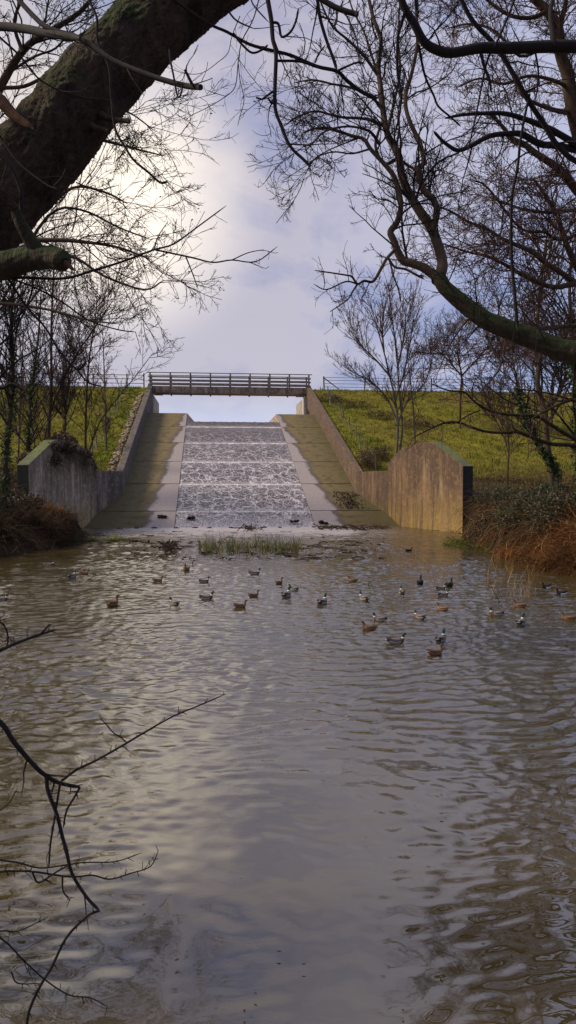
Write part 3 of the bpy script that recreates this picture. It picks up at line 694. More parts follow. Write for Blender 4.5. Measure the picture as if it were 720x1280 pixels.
res = grow(near_twigs1, [dict(dens=5, len=(.04, .22), ang=(35, 75), rmin=.0022, wig=.16, up=.03, rr=.45, t0=.3), dict(n=1, len=(.03, .08), ang=(30, 60), rmin=.0016, wig=.15, up=.02)], 5)
g = Geo(); [g.tubes(a-base1, b_, 4) for a, b_ in res]; g.build('twigs', 'bark_twig', t1, smooth=True)
# small hanging fine sprays right of trunk (crop 240-340, 0-160)
sprays = [BR([(330, -30), (318, 20), (303, 50), (298, 75), (294, 108), (280, 122), (258, 135), (237, 145)], 5.2, 5.4, 1.5, .8), BR([(300, 20), (290, 45), (285, 66), (272, 78), (253, 91), (232, 92), (208, 84)], 5.2, 5.3, 1.3, .7), BR([(298, 80), (300, 100), (305, 125), (300, 145), (297, 158)], 5.3, 5.3, 1.1, .7)]
t1b = sprays
res = grow(sprays, [dict(dens=9, len=(.08, .3), ang=(30, 60), rmin=.0018, wig=.1, up=-.02, t0=.05), dict(n=2, len=(.05, .12), ang=(30, 60), rmin=.0014, wig=.1, up=0)], 6)

# -- 2 overhanging tree on the near right bank
over = [
 BR([(1150, 60), (940, 50), (800, 56), (740, 58), (690, 58), (640, 60), (600, 60), (565, 66), (545, 62), (530, 52), (518, 30), (505, 8), (492, -30)], 5.2, 5.0, 18, 8),
 BR([(545, -60), (572, -10), (590, 25), (620, 58), (640, 90), (660, 125), (680, 155), (700, 185), (740, 210), (900, 260)], 5.4, 5.6, 5, 7), BR([(705, -60), (692, -5), (688, 15), (690, 40), (692, 58)], 5.3, 5.1, 4, 7),
 BR([(600, 62), (606, 85), (612, 100), (614, 116)], 5.1, 5.1, 4.5, 2.5), BR([(650, -30), (643, 0), (621, 53), (611, 70), (603, 103), (595, 144), (584, 192)], 5.0, 5.2, 3, 2),
 BR([(542, 164), (552, 175), (562, 183), (573, 188), (589, 182), (612, 170), (637, 167), (653, 168), (675, 180), (700, 183), (760, 200), (900, 260)][::-1], 6.4, 6, 10, 3.4),
 BR([(556, 148), (575, 144), (598, 142), (631, 142), (659, 150), (687, 161), (720, 180), (800, 225), (900, 262)][::-1], 6.4, 6, 10, 3), BR([(523, 55), (531, 94), (542, 119), (548, 133), (564, 147), (576, 158)], 5.1, 5.9, 3.2, 2),
 BR([(395, -30), (397, 0), (400, 22), (407, 47), (415, 69), (421, 86)], 4.7, 4.6, 4.5, 4), 
 BR([(217, 0), (260, 29), (284, 40), (311, 55), (339, 63), (363, 69), (396, 83), (421, 89), (434, 101), (451, 114), (471, 124)], 4.5, 4.7, 3.2, 5, blunt=True),
 BR([(346, 76), (376, 77), (398, 85)], 4.6, 4.6, 3.2, 3), BR([(326, -60), (334, -5), (339, 24), (341, 49), (345, 67), (344, 101), (344, 135), (351, 156), (363, 183), (379, 199), (388, 208)], 4.5, 4.4, 6, 3.5, blunt=True),
 BR([(339, 28), (348, 30), (352, 46), (363, 40), (370, 26), (373, 10)], 4.5, 4.4, 3.5, 2.4), BR([(345, 112), (336, 118), (328, 124), (320, 122)], 4.45, 4.4, 3, 2, blunt=True), BR([(345, 125), (340, 129), (335, 122)], 4.45, 4.4, 4, 2, blunt=True), BR([(421, 89), (436, 82), (447, 78), (456, 79)], 4.6, 4.6, 3, 1.8), BR([(394, 78), (398, 68), (407, 56)], 4.6, 4.6, 2.2, 1.6),
 BR([(370, -25), (395, -6), (415, 7), (432, 14), (447, 18)], 4.6, 4.5, 7, 7, blunt=True), BR([(420, 8), (421, 25), (416, 38)], 4.55, 4.5, 3, 1.6),
 BR([(507, 12), (502, 30), (497, 50), (497, 92), (501, 111), (500, 139), (494, 167)], 5.0, 5.1, 4, 2.4), BR([(518, -30), (520, 5), (522, 13)], 5.0, 5.0, 4, 2.5),
 BR([(662, 118), (655, 150), (650, 180), (647, 210), (640, 245), (639, 290), (640, 330), (644, 375), (647, 412)], 5.5, 5.6, 3, 4.5), BR([(640, 248), (630, 258), (627, 285), (624, 305)], 5.5, 5.5, 2.4, 1.4), BR([(669, 64), (673, 92), (670, 125)], 5.1, 5.2, 2.6, 2), BR([(292, 42), (302, 55), (315, 66), (328, 62), (335, 56)], 4.5, 4.5, 3, 2.4), BR([(284, 12), (296, 26), (318, 36)], 4.5, 4.5, 2.6, 1.6), BR([(314, -10), (316, 5), (336, 28)], 4.5, 4.4, 2.2, 1.6),
]
bz = np.array([7.2, 4.8, float(height(7.2, 4.8))]); j0 = over[0][0][0]
tk2 = (np.array([bz+[0, 0, -.3], bz+[.0, .05, 1.2], bz+[-.3, .2, 2.7], j0+[.3, 0, -.2], j0+[-.5, .3, 2.5], j0+[-1.2, .5, 4.5]]), np.array([.26, .2, .17, .13, .08, .03]))
t2, _ = tree('overhanging_tree', bz, 'near bare tree whose dark branches cross the top of the view', 'tree', tk2, [(p, r) for p, r in over], None, ('bark_dark', 'bark_twig', 'bark_twig'), 4)
res2 = grow(over, [dict(dens=3.2, len=(.06, .45), ang=(35, 80), rmin=.003, wig=.2, up=.0, rr=.5, t0=.05, curl=.15), dict(n=2, len=(.04, .16), ang=(30, 70), rmin=.002, wig=.2, up=.02)], 8)
g = Geo(); [g.tubes(a-bz, b_, 4) for a, b_ in res2]; [g.tubes((p-bz)[None], r[None], 4) for p, r in sprays]; [g.tubes(a-bz, b_, 3) for a, b_ in res]
g.build('twigs', 'bark_twig', t2, smooth=True)

# -- 3 mossy-limbed tree, right
D = 10.
limb = trace([(1120, 560), (940, 490), (820, 452), (760, 443), (720, 440), (700, 437), (670, 425), (640, 413), (610, 402), (590, 388), (570, 372), (555, 358), (549, 345)], 9.6, D, 34, 16, per=3, blunt=True)
ml = [
 BR([(546, 352), (551, 340), (553, 328), (547, 305), (538, 283), (524, 263), (511, 241), (502, 219), (499, 197), (492, 182), (484, 167), (479, 139), (476, 111), (473, 83), (476, 50), (466, 20), (455, -30)], D, 11.5, 15, 4),
 BR([(540, 290), (546, 266), (542, 250), (530, 238), (523, 213), (530, 202), (524, 178), (510, 146), (507, 120), (515, 90), (522, 50), (520, 0), (526, -40)], D+.3, 11.2, 9, 3),
 BR([(549, 350), (540, 342), (528, 334), (514, 329), (504, 326), (496, 312), (492, 300), (488, 290), (495, 280), (499, 270), (501, 252), (494, 224), (483, 208), (463, 186), (455, 174), (440, 170), (420, 163), (398, 160), (378, 166)], D, 10.6, 12, 2.5),
 BR([(494, 312), (483, 324), (474, 340), (466, 352), (455, 351), (447, 355), (440, 346), (433, 344), (414, 341), (393, 338)], D, 9.4, 4.5, 1.6), BR([(447, 355), (441, 364), (435, 374), (424, 382), (412, 390)], 9.7, 9.4, 2.6, 1.2), BR([(447, 355), (432, 352), (408, 362), (392, 355)], 9.7, 9.3, 2.4, 1.2),
 BR([(486, 324), (494, 334), (508, 337), (530, 349)], D, D, 3, 3), BR([(487, 326), (492, 345), (498, 362), (501, 378)], D, 9.8, 2.5, 1.4),
 BR([(477, 156), (463, 150), (451, 148), (423, 146), (395, 139), (372, 146), (355, 158)], 10.9, 10.2, 4.5, 1.5), BR([(474, 180), (466, 168), (457, 162), (434, 158), (407, 164), (392, 178), (380, 190)], 10.9, 10, 4, 1.5),
 BR([(479, 139), (465, 122), (440, 110), (415, 105), (390, 100), (366, 104)], 11.1, 10.4, 4, 1.4), BR([(473, 95), (455, 70), (435, 50), (415, 32), (400, 0), (392, -30)], 11.2, 10.6, 4, 1.6),
 BR([(476, 111), (468, 80), (455, 40), (440, 10), (430, -30)], 11.2, 11.5, 3.5, 1.6), BR([(484, 167), (492, 130), (500, 90), (498, 50), (500, 0), (505, -40)], 11.1, 11.8, 4, 1.6),
 BR([(499, 197), (480, 205), (470, 186), (471, 172), (478, 150)], 10.9, 11, 4.5, 3), BR([(523, 213), (512, 208), (502, 200)], 10.6, 10.9, 3.5, 3), BR([(463, 186), (440, 192), (415, 190), (392, 200), (380, 222)], 10.6, 10.1, 2.6, 1.),
 BR([(546, 263), (556, 258), (566, 250)], 10.3, 10.4, 2.6, 1.), BR([(501, 262), (485, 250), (470, 248), (462, 236)], 10.3, 10.2, 2, .8),
 BR([(608, 420), (618, 440), (626, 455), (618, 470), (600, 490)], 9.8, 9.6, 4, 1.6), BR([(590, 395), (580, 405), (566, 425), (556, 445), (548, 465)], 9.9, 9.6, 3, 1.2),
]
b3 = np.array([9.2, 10.6, float(height(9.2, 10.6))+.2]); b3[0] = 10.6; b3[2] = float(height(10.6, 10.6))
j3 = limb[0][0]
tk3 = (np.array([b3+[0, 0, -.3], b3+[-.3, -.1, 1.2], j3+[.1, 0, -.5], j3+[.2, .2, 2], j3+[.5, .4, 5], j3+[.2, .8, 8]]), np.array([.42, .33, .28, .22, .15, .05]))
t3, _ = tree('mossy_tree', b3, 'bare tree with a long curving mossy limb reaching in from the right', 'tree', tk3, ml, None, ('bark_mossy', 'bark_brown', 'bark_twig'), 5)
thick('mossy_limb', limb, 'bark_mossy', t3, b3, 56, .06, 12, .7, 150)
lv3 = [dict(dens=7, len=(.3, 1.25), ang=(25, 70), rmin=.006, wig=.15, up=.04, rr=.45, t0=.18, segs=7, curl=.08),
       dict(n=6, lr=(.3, .6), ang=(25, 60), rmin=.0045, wig=.13, up=.07, t0=.15, curl=.1), dict(n=5, lr=(.35, .65), ang=(25, 55), rmin=.0034, wig=.12, up=.09, t0=.1, segs=5, curl=.1)]
res3 = grow(ml[:3]+ml[8:14]+ml[16:17], lv3, 21)+grow(ml[3:8]+ml[17:], [dict(dens=6, len=(.12, .5), ang=(30, 65), rmin=.005, wig=.12, up=.03, t0=.2, rr=.5, curl=.08), dict(n=4, len=(.08, .22), ang=(30, 60), rmin=.0036, wig=.12, up=.1)], 22)+grow([limb], [dict(dens=2.5, len=(.3, .9), ang=(40, 80), rmin=.006, wig=.14, up=-.03, t0=.4, curl=.1), dict(n=6, lr=(.3, .6), ang=(30, 60), rmin=.004, wig=.12, up=.02)], 23)
g = Geo(); [g.tubes(a-b3, b_, 4 if j % 3 == 0 else 3) for j, (a, b_) in enumerate(res3)]; g.build('twigs', 'bark_twig', t3, smooth=True)

# -- 4 tall brown tree behind (right, mid distance)
D4 = 17.
tl = [
 BR([(1000, 420), (860, 330), (790, 290), (755, 245), (736, 200), (722, 160), (714, 125), (710, 95), (700, 65), (698, 36), (684, 14), (660, -10), (630, -50)], D4, D4, 26, 8), BR([(698, 38), (705, 15), (712, -20)], D4, D4, 7, 4), BR([(716, 142), (700, 139), (687, 136), (667, 128), (650, 118)], D4, 16.6, 7, 3),
 BR([(790, 290), (740, 255), (720, 237), (705, 217), (690, 205), (670, 192), (655, 180), (637, 172), (630, 160), (610, 140)], D4, 16.5, 13, 3.5), BR([(800, 420), (740, 365), (720, 332), (710, 310), (702, 287), (695, 265), (680, 242), (668, 225)], D4, 16.5, 10, 3),
 BR([(760, 262), (725, 262), (695, 265), (675, 265), (652, 261), (620, 250)], D4, 16, 6, 2.5), BR([(800, 400), (730, 360), (700, 340), (680, 327), (665, 315), (647, 307), (625, 297), (610, 287), (585, 277), (565, 265), (548, 258)], D4, 15.5, 8, 2),
 BR([(800, 370), (730, 355), (695, 359), (675, 354), (650, 342), (630, 330), (607, 320), (585, 315), (552, 304)], D4, 15.5, 8, 2), BR([(800, 420), (725, 408), (690, 410), (670, 411), (650, 411), (620, 404), (590, 396)], D4, 15.6, 7, 2), BR([(800, 440), (728, 430), (695, 422), (665, 420), (640, 424)], D4, 16, 6, 2),
 BR([(684, 14), (665, 22), (640, 20), (615, 5), (590, -20)], D4, 16.5, 6, 3), BR([(712, 110), (690, 100), (660, 95), (630, 105), (600, 98), (570, 110)], D4, 16, 5, 2), BR([(700, 65), (680, 60), (650, 70), (620, 40), (590, 30), (560, 35)], D4, 16, 5, 2), BR([(760, 300), (735, 290), (700, 300), (680, 290), (650, 285), (610, 235), (590, 225)], D4, 16, 5, 2), BR([(740, 200), (760, 150), (750, 90), (765, 20), (760, -60)], D4, D4, 12, 5),
]
b4 = np.array([13.6, 18., 0]); b4[2] = float(height(b4[0], b4[1])); j4 = tl[0][0][0]
tk4 = (np.array([b4+[0, 0, -.3], b4+[-.3, -.3, 1.8], j4+[.1, 0, -.3], j4+[-.2, .3, 3], j4+[.3, .3, 7], j4+[.2, 0, 10]]), np.array([.5, .4, .34, .26, .16, .05]))
t4, _ = tree('tall_tree', b4, 'tall brown bare tree on the right bank filling the right sky with fine twigs', 'tree', tk4, tl, None, ('bark_brown', 'bark_brown', 'bark_twig'), 6)
lv4 = [dict(dens=5., len=(.5, 2.0), ang=(30, 70), rmin=.010, wig=.14, up=.02, rr=.45, t0=.2, segs=7, curl=.1), dict(n=8, lr=(.3, .65), ang=(30, 65), rmin=.0065, wig=.15, up=.04, t0=.1, curl=.1), dict(n=6, lr=(.3, .6), ang=(30, 60), rmin=.0055, wig=.14, up=.06, t0=.1, segs=5, curl=.1)]
res4 = grow(tl, lv4, 31); g = Geo(); [g.tubes(a-b4, b_, 3) for a, b_ in res4]; g.build('twigs', 'bark_redtwig', t4, smooth=True)

# -- 5 low spreading tree on the right bank whose boughs cross the grass
D5 = 23.
ll = [
 BR([(775, 575), (740, 560), (715, 547), (690, 532), (670, 520), (645, 519), (617, 515), (600, 507), (591, 500), (580, 490), (560, 488), (540, 480)], D5, 21.5, 6, 1.6), BR([(775, 580), (720, 558), (690, 555), (665, 547), (647, 540), (635, 541), (605, 539), (572, 528), (555, 529), (540, 535), (515, 548)], D5, 21, 6, 1.6),
 BR([(770, 500), (720, 500), (700, 505), (680, 515), (665, 523)], D5, 22, 4, 2.5), BR([(780, 520), (720, 501), (678, 490), (640, 486)], D5, 22, 3, 1.5), BR([(647, 540), (641, 534), (640, 528)], 21.8, 21.8, 4, 2), BR([(600, 513), (585, 519), (565, 530), (545, 523)], 21.8, 21.3, 2, 1.2), BR([(591, 500), (590, 488), (594, 475)], 21.7, 21.6, 2, 1.),
]
b5 = P(790, 640, 23); b5[2] = float(height(b5[0], b5[1]))
tk5 = (np.array([b5+[0, 0, -.3], P(788, 600, 23), P(778, 560, 23.), P(782, 480, 23), P(770, 400, 23.2), P(775, 320, 23.4)]), np.array([.24, .2, .17, .13, .09, .03]))
t5, _ = tree('spreading_tree', b5, 'dark low tree at the right edge with long boughs across the grassy slope', 'tree', tk5, ll, None, ('bark_brown', 'bark_dark', 'bark_twig'), 7)
res5 = grow(ll, [dict(dens=1.8, len=(.5, 1.5), ang=(30, 70), rmin=.012, wig=.15, up=.05, rr=.5, t0=.15, curl=.08), dict(n=6, lr=(.25, .55), ang=(30, 65), rmin=.009, wig=.15, up=.05)], 41)+grow([tk5], [dict(n=14, len=(1.5, 4), ang=(40, 80), rmin=.02, wig=.14, up=.03, t0=.3, segs=7), dict(n=9, lr=(.25, .5), ang=(30, 65), rmin=.012, wig=.15, up=.05), dict(n=5, lr=(.3, .55), ang=(30, 65), rmin=.009, wig=.15, up=.05)], 42)
g = Geo(); [g.tubes(a-b5, b_, 3) for a, b_ in res5]; g.build('twigs', 'bark_redtwig', t5, smooth=True)

# -- generic standing tree from traced stems
def standing(label, stems, d, w, levels, mats, seed, name='bare_tree', ivy=0, group=None, cat='tree', limbs=()):
    s0 = stems[0]; p0 = P(s0[0][0], s0[0][1], d); p0[2] = float(height(p0[0], p0[1]))
    tr = []
    for i, s in enumerate(stems):
        a = trace(s, d, d+(0 if i == 0 else .6*math.sin(i*2.3)), w if i == 0 else w*.7, max(w*.3, .8), per=3)
        if i == 0: a[0][0] = p0+[0, 0, -.2]
        tr.append(a)
    root, r_ = tree(name, p0, label, cat, tr[0], tr[1:], dict(levels=levels), mats, seed, sides=8, amp=.06, group=group)
    if ivy:
        g = Geo(); t = rng.uniform(0, 1, ivy)**1.4*.7; c = tr[0][0]; f = t*(len(c)-1); i = f.astype(int); fr = (f-i)[:, None]
        pts = c[i]*(1-fr)+c[np.minimum(i+1, len(c)-1)]*fr
        leaves_geo(g, pts-p0, .08, [(.03, .055, .012), (.05, .08, .02), (.02, .04, .01)], .11); g.build('ivy', 'leaf', root)
    return root
def lv(L, rm, n1=26, n2=7, n3=5, up=.08, a=(25, 55), wig=.1):
    return [dict(n=n1, len=(L*.45, L), ang=a, rmin=rm*1.5, wig=wig, up=up, rr=.5, t0=.22, segs=7, curl=.05), dict(n=n2, lr=(.25, .55), ang=(25, 60), rmin=rm, wig=wig, up=up), dict(n=n3, lr=(.3, .6), ang=(25, 60), rmin=rm*.8, wig=wig*1.1, up=up, segs=5)]
mg = ('bark_grey', 'bark_grey', 'bark_redtwig'); mb = ('bark_brown', 'bark_brown', 'bark_twig')
standing('slim pale multi-stemmed bare tree on the grassy dam just behind the right wing wall', [
  [(491, 592), (496, 560), (497, 530), (494, 500), (487, 470), (480, 440), (470, 405), (462, 375)], [(499, 570), (503, 535), (500, 500), (497, 460), (493, 420), (488, 380), (485, 352)], [(494, 500), (504, 470), (512, 430), (518, 395)],
  [(497, 530), (485, 500), (465, 478), (440, 465)], [(487, 470), (470, 450), (450, 430), (436, 400)], [(497, 460), (505, 420), (508, 385)], [(480, 440), (478, 410), (482, 375)], [(497, 530), (510, 500), (530, 480), (540, 450)]], 50, 3.6, lv(3.0, .013, 18, 7, 4, .16, (20, 42)), mg, 51, group='bare trees')
standing('thin straight bare sapling on the grass right of the slim pale tree', [[(519, 562), (518, 530), (515, 495), (511, 460), (508, 430)]], 50, 2.6, lv(1.6, .013, 14, 4, 2), mg, 52, group='bare trees', name='sapling')
standing('brown upright tree behind the long mossy limb at the right', [[(692, 605), (684, 555), (681, 515), (672, 480), (675, 440), (672, 400), (678, 340), (684, 290)], [(681, 515), (700, 490), (712, 450)]], 34, 9, lv(4.5, .014, 30, 7, 4), mb, 53, group='bare trees')
standing('leaning ivy-clad tree on the right bank beside the brown upright tree', [[(700, 600), (690, 580), (675, 558), (662, 535), (652, 510), (647, 480), (640, 440), (645, 400)]], 31, 5, lv(3.2, .013, 20, 6, 4), mb, 54, ivy=1400, group='bare trees')
standing('ivy-covered tree cut by the right edge of the view', [[(728, 640), (724, 580), (722, 500), (716, 430), (712, 360), (716, 300)]], 28, 9, lv(4., .012, 30, 7, 4), mb, 55, ivy=3000, group='bare trees')
standing('small twiggy bare tree on the slope between the wing wall and the ivy-clad tree', [[(634, 600), (636, 560), (634, 520), (640, 480)], [(636, 560), (622, 530), (606, 500)]], 44, 2.4, lv(3., .014, 26, 7, 4), ('bark_brown', 'bark_brown', 'bark_redtwig'), 56, group='bare trees')
standing('hazy reddish bare thorn tree on the dam top behind the long mossy limb', [[(575, 500), (577, 470), (572, 440), (578, 410)], [(577, 470), (560, 450), (545, 435)], [(577, 470), (600, 445), (615, 430)]], 66, 3, lv(4.5, .017, 34, 8, 5, .04, (30, 75)), ('bark_brown', 'bark_brown', 'bark_redtwig'), 57, group='bare trees')
standing('hazy reddish bare thorn tree on the dam top at the right edge', [[(690, 500), (692, 470), (700, 440)], [(692, 470), (670, 450), (655, 440)]], 66, 3, lv(4.5, .017, 30, 8, 5, .04, (30, 75)), ('bark_brown', 'bark_brown', 'bark_redtwig'), 58, group='bare trees')
# left
standing('slender bare tree with mossy straight trunk behind the left wing wall', [[(58, 600), (61, 540), (64, 480), (64, 420), (66, 360), (70, 300)]], 46, 5, lv(4.6, .014, 36, 8, 5), ('bark_brown','bark_brown','bark_redtwig'), 61, group='bare trees')
standing('thin straight bare tree standing left of the stake fence', [[(107, 580), (107, 550), (108, 500), (112, 445), (119, 400), (122, 355)]], 49, 3.4, lv(4.2, .014, 34, 8, 5), ('bark_brown','bark_brown','bark_redtwig'), 62, group='bare trees')
standing('slanting bare tree whose stem crosses to the right above the left wing wall', [[(46, 610), (52, 570), (65, 510), (92, 450), (118, 410), (145, 370)]], 47, 3.6, lv(4.4, .014, 34, 8, 5), ('bark_brown','bark_brown','bark_redtwig'), 63, group='bare trees')
standing('thin stem leaning far right across the left grass slope', [[(108, 585), (113, 560), (125, 528), (145, 500), (168, 472), (192, 440)]], 49, 2.2, lv(2.6, .013, 18, 5, 3), mb, 64, group='bare trees', name='sapling')
standing('ivy-clad bare tree second from the left edge of the view', [[(32, 620), (35, 560), (39, 490), (48, 420), (52, 350)]], 41, 5, lv(3.6, .012, 32, 7, 4), mb, 65, ivy=1500, group='bare trees')
standing('dark ivy-clad tree at the left edge of the view', [[(4, 640), (8, 560), (16, 480), (14, 400), (20, 330)], [(16, 480), (-10, 440), (-30, 400)]], 30, 8, lv(3.8, .011, 40, 8, 4), mb, 66, ivy=1400, group='bare trees')
standing('bare tree outside the left edge with branches reaching in', [[(-50, 640), (-46, 540), (-40, 420), (-30, 320), (-24, 240)]], 27, 12, lv(5, .011, 44, 8, 4), mb, 67, ivy=1500, group='bare trees')
standing('faint twiggy bare tree on the left grass slope', [[(80, 560), (82, 520), (78, 480), (84, 440)]], 46, 3.0, lv(3.4, .014, 30, 7, 4), mb, 68, group='bare trees')
for j, (x0, x1, d_, lb) in enumerate(((22, 30, 50, 'thin pale bare tree between the two ivy-clad trees at the left'), (76, 92, 51, 'slight bare tree right of the slender mossy tree on the left'), (134, 128, 56, 'small bare sapling high on the left grass slope near the stakes'), (48, 20, 49, 'thin bare tree leaning left behind the left wing wall'))):
    standing(lb, [[(x0, 590), (x0+(x1-x0)*.3, 530), (x0+(x1-x0)*.6, 470), (x1, 400)]], d_, 3, lv(3.6 if j != 2 else 2, .014, 30, 8, 5), mg, 90+j, group='bare trees')
# left crown tree
D6 = 13.
lc = [
 BR([(-260, 480), (-120, 370), (-60, 330), (0, 305), (60, 300), (110, 303), (150, 310), (190, 325)], D6, 12, 10, 2), BR([(-120, 370), (-40, 340), (0, 310), (50, 270), (90, 235), (130, 240), (160, 255)], D6, 12.2, 7, 2), BR([(-120, 390), (-30, 355), (20, 345), (80, 318), (130, 345), (180, 362), (205, 350)], D6, 12, 6, 1.6),
 BR([(-260, 480), (-130, 300), (-40, 200), (0, 110), (30, 62), (60, 40), (100, 15), (130, -25)], D6, 12.5, 14, 4), BR([(0, 110), (30, 108), (60, 95), (95, 90), (130, 95), (165, 120)], 12.8, 12, 5, 2), BR([(28, 65), (18, 25), (40, -25)], 12.6, 12.4, 5, 3), BR([(-60, 250), (20, 200), (80, 180), (120, 174), (165, 185), (205, 195)], D6, 12, 6, 1.6), BR([(60, 40), (85, 50), (110, 38), (140, 20)], 12.6, 12.3, 4, 2),
 BR([(20, 205), (70, 150), (120, 130), (160, 140), (195, 165)], 12.8, 12.2, 4, 1.4), BR([(-100, 400), (-20, 380), (50, 385), (110, 400), (150, 405)], D6, 12, 5, 1.5), BR([(-100, 380), (0, 350), (60, 270), (100, 262), (150, 285), (190, 300)], D6, 12.2, 5, 1.5), BR([(-80, 300), (-20, 150), (-30, 60), (-10, -40)], D6, 12.5, 9, 4), BR([(0, 100), (20, 85), (45, 70), (70, 60), (90, 35)], 12.8, 12.6, 3.5, 2),
]
b6 = np.array([-10.5, 13.5, 0]); b6[0] = -12.3; b6[2] = float(height(b6[0], b6[1])); j6 = lc[0][0][0]
tk6 = (np.array([b6+[0, 0, -.3], b6+[.3, 0, 1.5], j6, j6+[0, .3, 3], j6+[.3, .3, 6], j6+[.4, 0, 9]]), np.array([.4, .32, .26, .2, .12, .04]))
t6, _ = tree('arching_tree', b6, 'bare tree on the left bank with fine twigs against the bright cloud', 'tree', tk6, lc, None, ('bark_brown', 'bark_brown', 'bark_twig'), 8)
lv6 = [dict(dens=3.6, len=(.35, 1.5), ang=(25, 65), rmin=.007, wig=.12, up=.01, rr=.45, t0=.3, segs=7, curl=.08), dict(n=6, lr=(.3, .6), ang=(25, 60), rmin=.005, wig=.13, up=.02, t0=.12, curl=.1), dict(n=5, lr=(.3, .6), ang=(25, 60), rmin=.0042, wig=.13, up=.03, segs=5, curl=.12)]
res6 = grow(lc, lv6, 71); g = Geo(); [g.tubes(a-b6, b_, 3) for a, b_ in res6]; g.build('twigs', 'bark_twig', t6, smooth=True)
g = Geo(); tips = res6[1][0][:, -1]; sel = (rng.uniform(size=len(tips)) < .25); leaves_geo(g, np.repeat(tips[sel], 2, 0)-b6, .022, [(.05, .025, .012), (.03, .018, .01)], .04); g.build('dead_leaves', 'leaf', t6)

# -- thorn bush in the bottom left foreground
D7 = 2.3
BR7 = BR
BR = lambda pts, d0, d1, w0, w1, **k: trace(pts, d0, d1, w0*1.25, w1*1.3, **k)
fb = [
 BR([(-160, 860), (-80, 850), (-5, 898), (17, 927), (42, 956), (58, 970), (75, 979), (100, 984)], 2.2, 2.4, 6, 3.4), BR([(77, 976), (96, 962), (121, 950), (158, 929), (183, 914), (217, 895), (246, 883), (281, 868)], 2.35, 2.7, 3, 1.2), BR([(158, 928), (150, 921), (142, 916), (132, 905), (123, 893)], 2.5, 2.5, 1.5, 1),
 BR([(58, 970), (60, 989), (71, 1018), (78, 1046), (83, 1063), (90, 1092), (108, 1121), (124, 1138)], 2.35, 2.3, 4.2, 3), BR([(124, 1138), (108, 1146), (83, 1172), (65, 1208), (50, 1233), (36, 1265), (30, 1300), (10, 1340)], 2.3, 2.15, 2.6, 3), BR([(75, 980), (69, 1018), (63, 1055), (61, 1085)], 2.35, 2.3, 2.4, 1.8), BR([(100, 984), (92, 998), (83, 1014), (79, 1035)], 2.4, 2.35, 2.4, 1.8),
 BR([(-60, 1060), (-5, 1074), (22, 1078), (50, 1085), (83, 1081), (105, 1078), (144, 1077), (177, 1066)], 2.3, 2.4, 2.2, 1), BR([(-60, 1095), (-5, 1090), (36, 1089), (87, 1096), (115, 1094), (137, 1099), (162, 1092), (188, 1083), (198, 1063)], 2.3, 2.45, 2.4, 1), BR([(40, 1089), (47, 1103), (60, 1097), (72, 1089), (87, 1081)], 2.3, 2.35, 2, 1.8), BR([(78, 1096), (79, 1114), (88, 1126)], 2.3, 2.3, 2, 1.2),
 BR([(-60, 1180), (0, 1164), (22, 1164), (61, 1146)], 2.2, 2.3, 1.8, 1), BR([(-60, 1140), (0, 1172), (29, 1200), (58, 1226), (87, 1244), (112, 1247), (134, 1258)], 2.15, 2.25, 2, 1), BR([(14, 1215), (22, 1229), (50, 1229)], 2.2, 2.2, 1.5, 1),
 BR([(-80, 850), (-5, 815), (23, 803), (50, 793), (70, 787)], 2.3, 2.6, 4.6, 2), BR([(-10, 770), (5, 782), (10, 797), (8, 808)], 2.4, 2.4, 2, 1.4), BR([(50, 793), (57, 786), (62, 780)], 2.5, 2.5, 2.4, 1.6), BR([(-10, 1020), (10, 1005), (22, 985)], 2.4, 2.4, 1.6, .8),
]
b7 = np.array([-2.0, 1.2, float(height(-2.0, 1.2))])
b7 = np.array([-2.4, .9, float(height(-2.4, .9))])
stem7 = [trace_ for trace_ in ()]
c7 = [P(-160, 860, 2.2), P(-80, 1340, 2.1)]
tk7 = (np.array([b7+[0, 0, -.2], (b7+c7[0])/2+[-.1, 0, -.15], c7[0], c7[0]+[.0, .2, .6]]), np.array([.03, .024, .016, .006]))
ext = []
for q in ((-60, 1060, 2.3), (-60, 1095, 2.3), (-60, 1180, 2.2), (-60, 1140, 2.15), (-80, 850, 2.3)):
    a = P(*q); ext.append((catmull([a, (a+b7)/2+[-.05, 0, .08], b7+[0, 0, .1]], 8), np.linspace(.003, .008, 8)))
t7, _ = tree('thorn_bush', b7, 'bare thorny twigs reaching over the water in the bottom left corner', 'bush', tk7, fb+ext, None, ('bark_twig',)*3, 9, amp=.03)
res7 = grow(fb, [dict(dens=44, len=(.008, .03), ang=(45, 85), rmin=.0015, wig=.05, up=.02, segs=3, t0=.02, rr=.7)], 81)+grow(fb, [dict(dens=3, len=(.04, .12), ang=(30, 60), rmin=.001, wig=.14, up=.03, t0=.2, rr=.5), dict(n=3, len=(.006, .015), ang=(45, 80), rmin=.0008, wig=.05, up=0, segs=3)], 82)
g = Geo(); [g.tubes(a-b7, b_, 4) for a, b_ in res7]; g.build('thorns', 'bark_twig', t7, smooth=True)

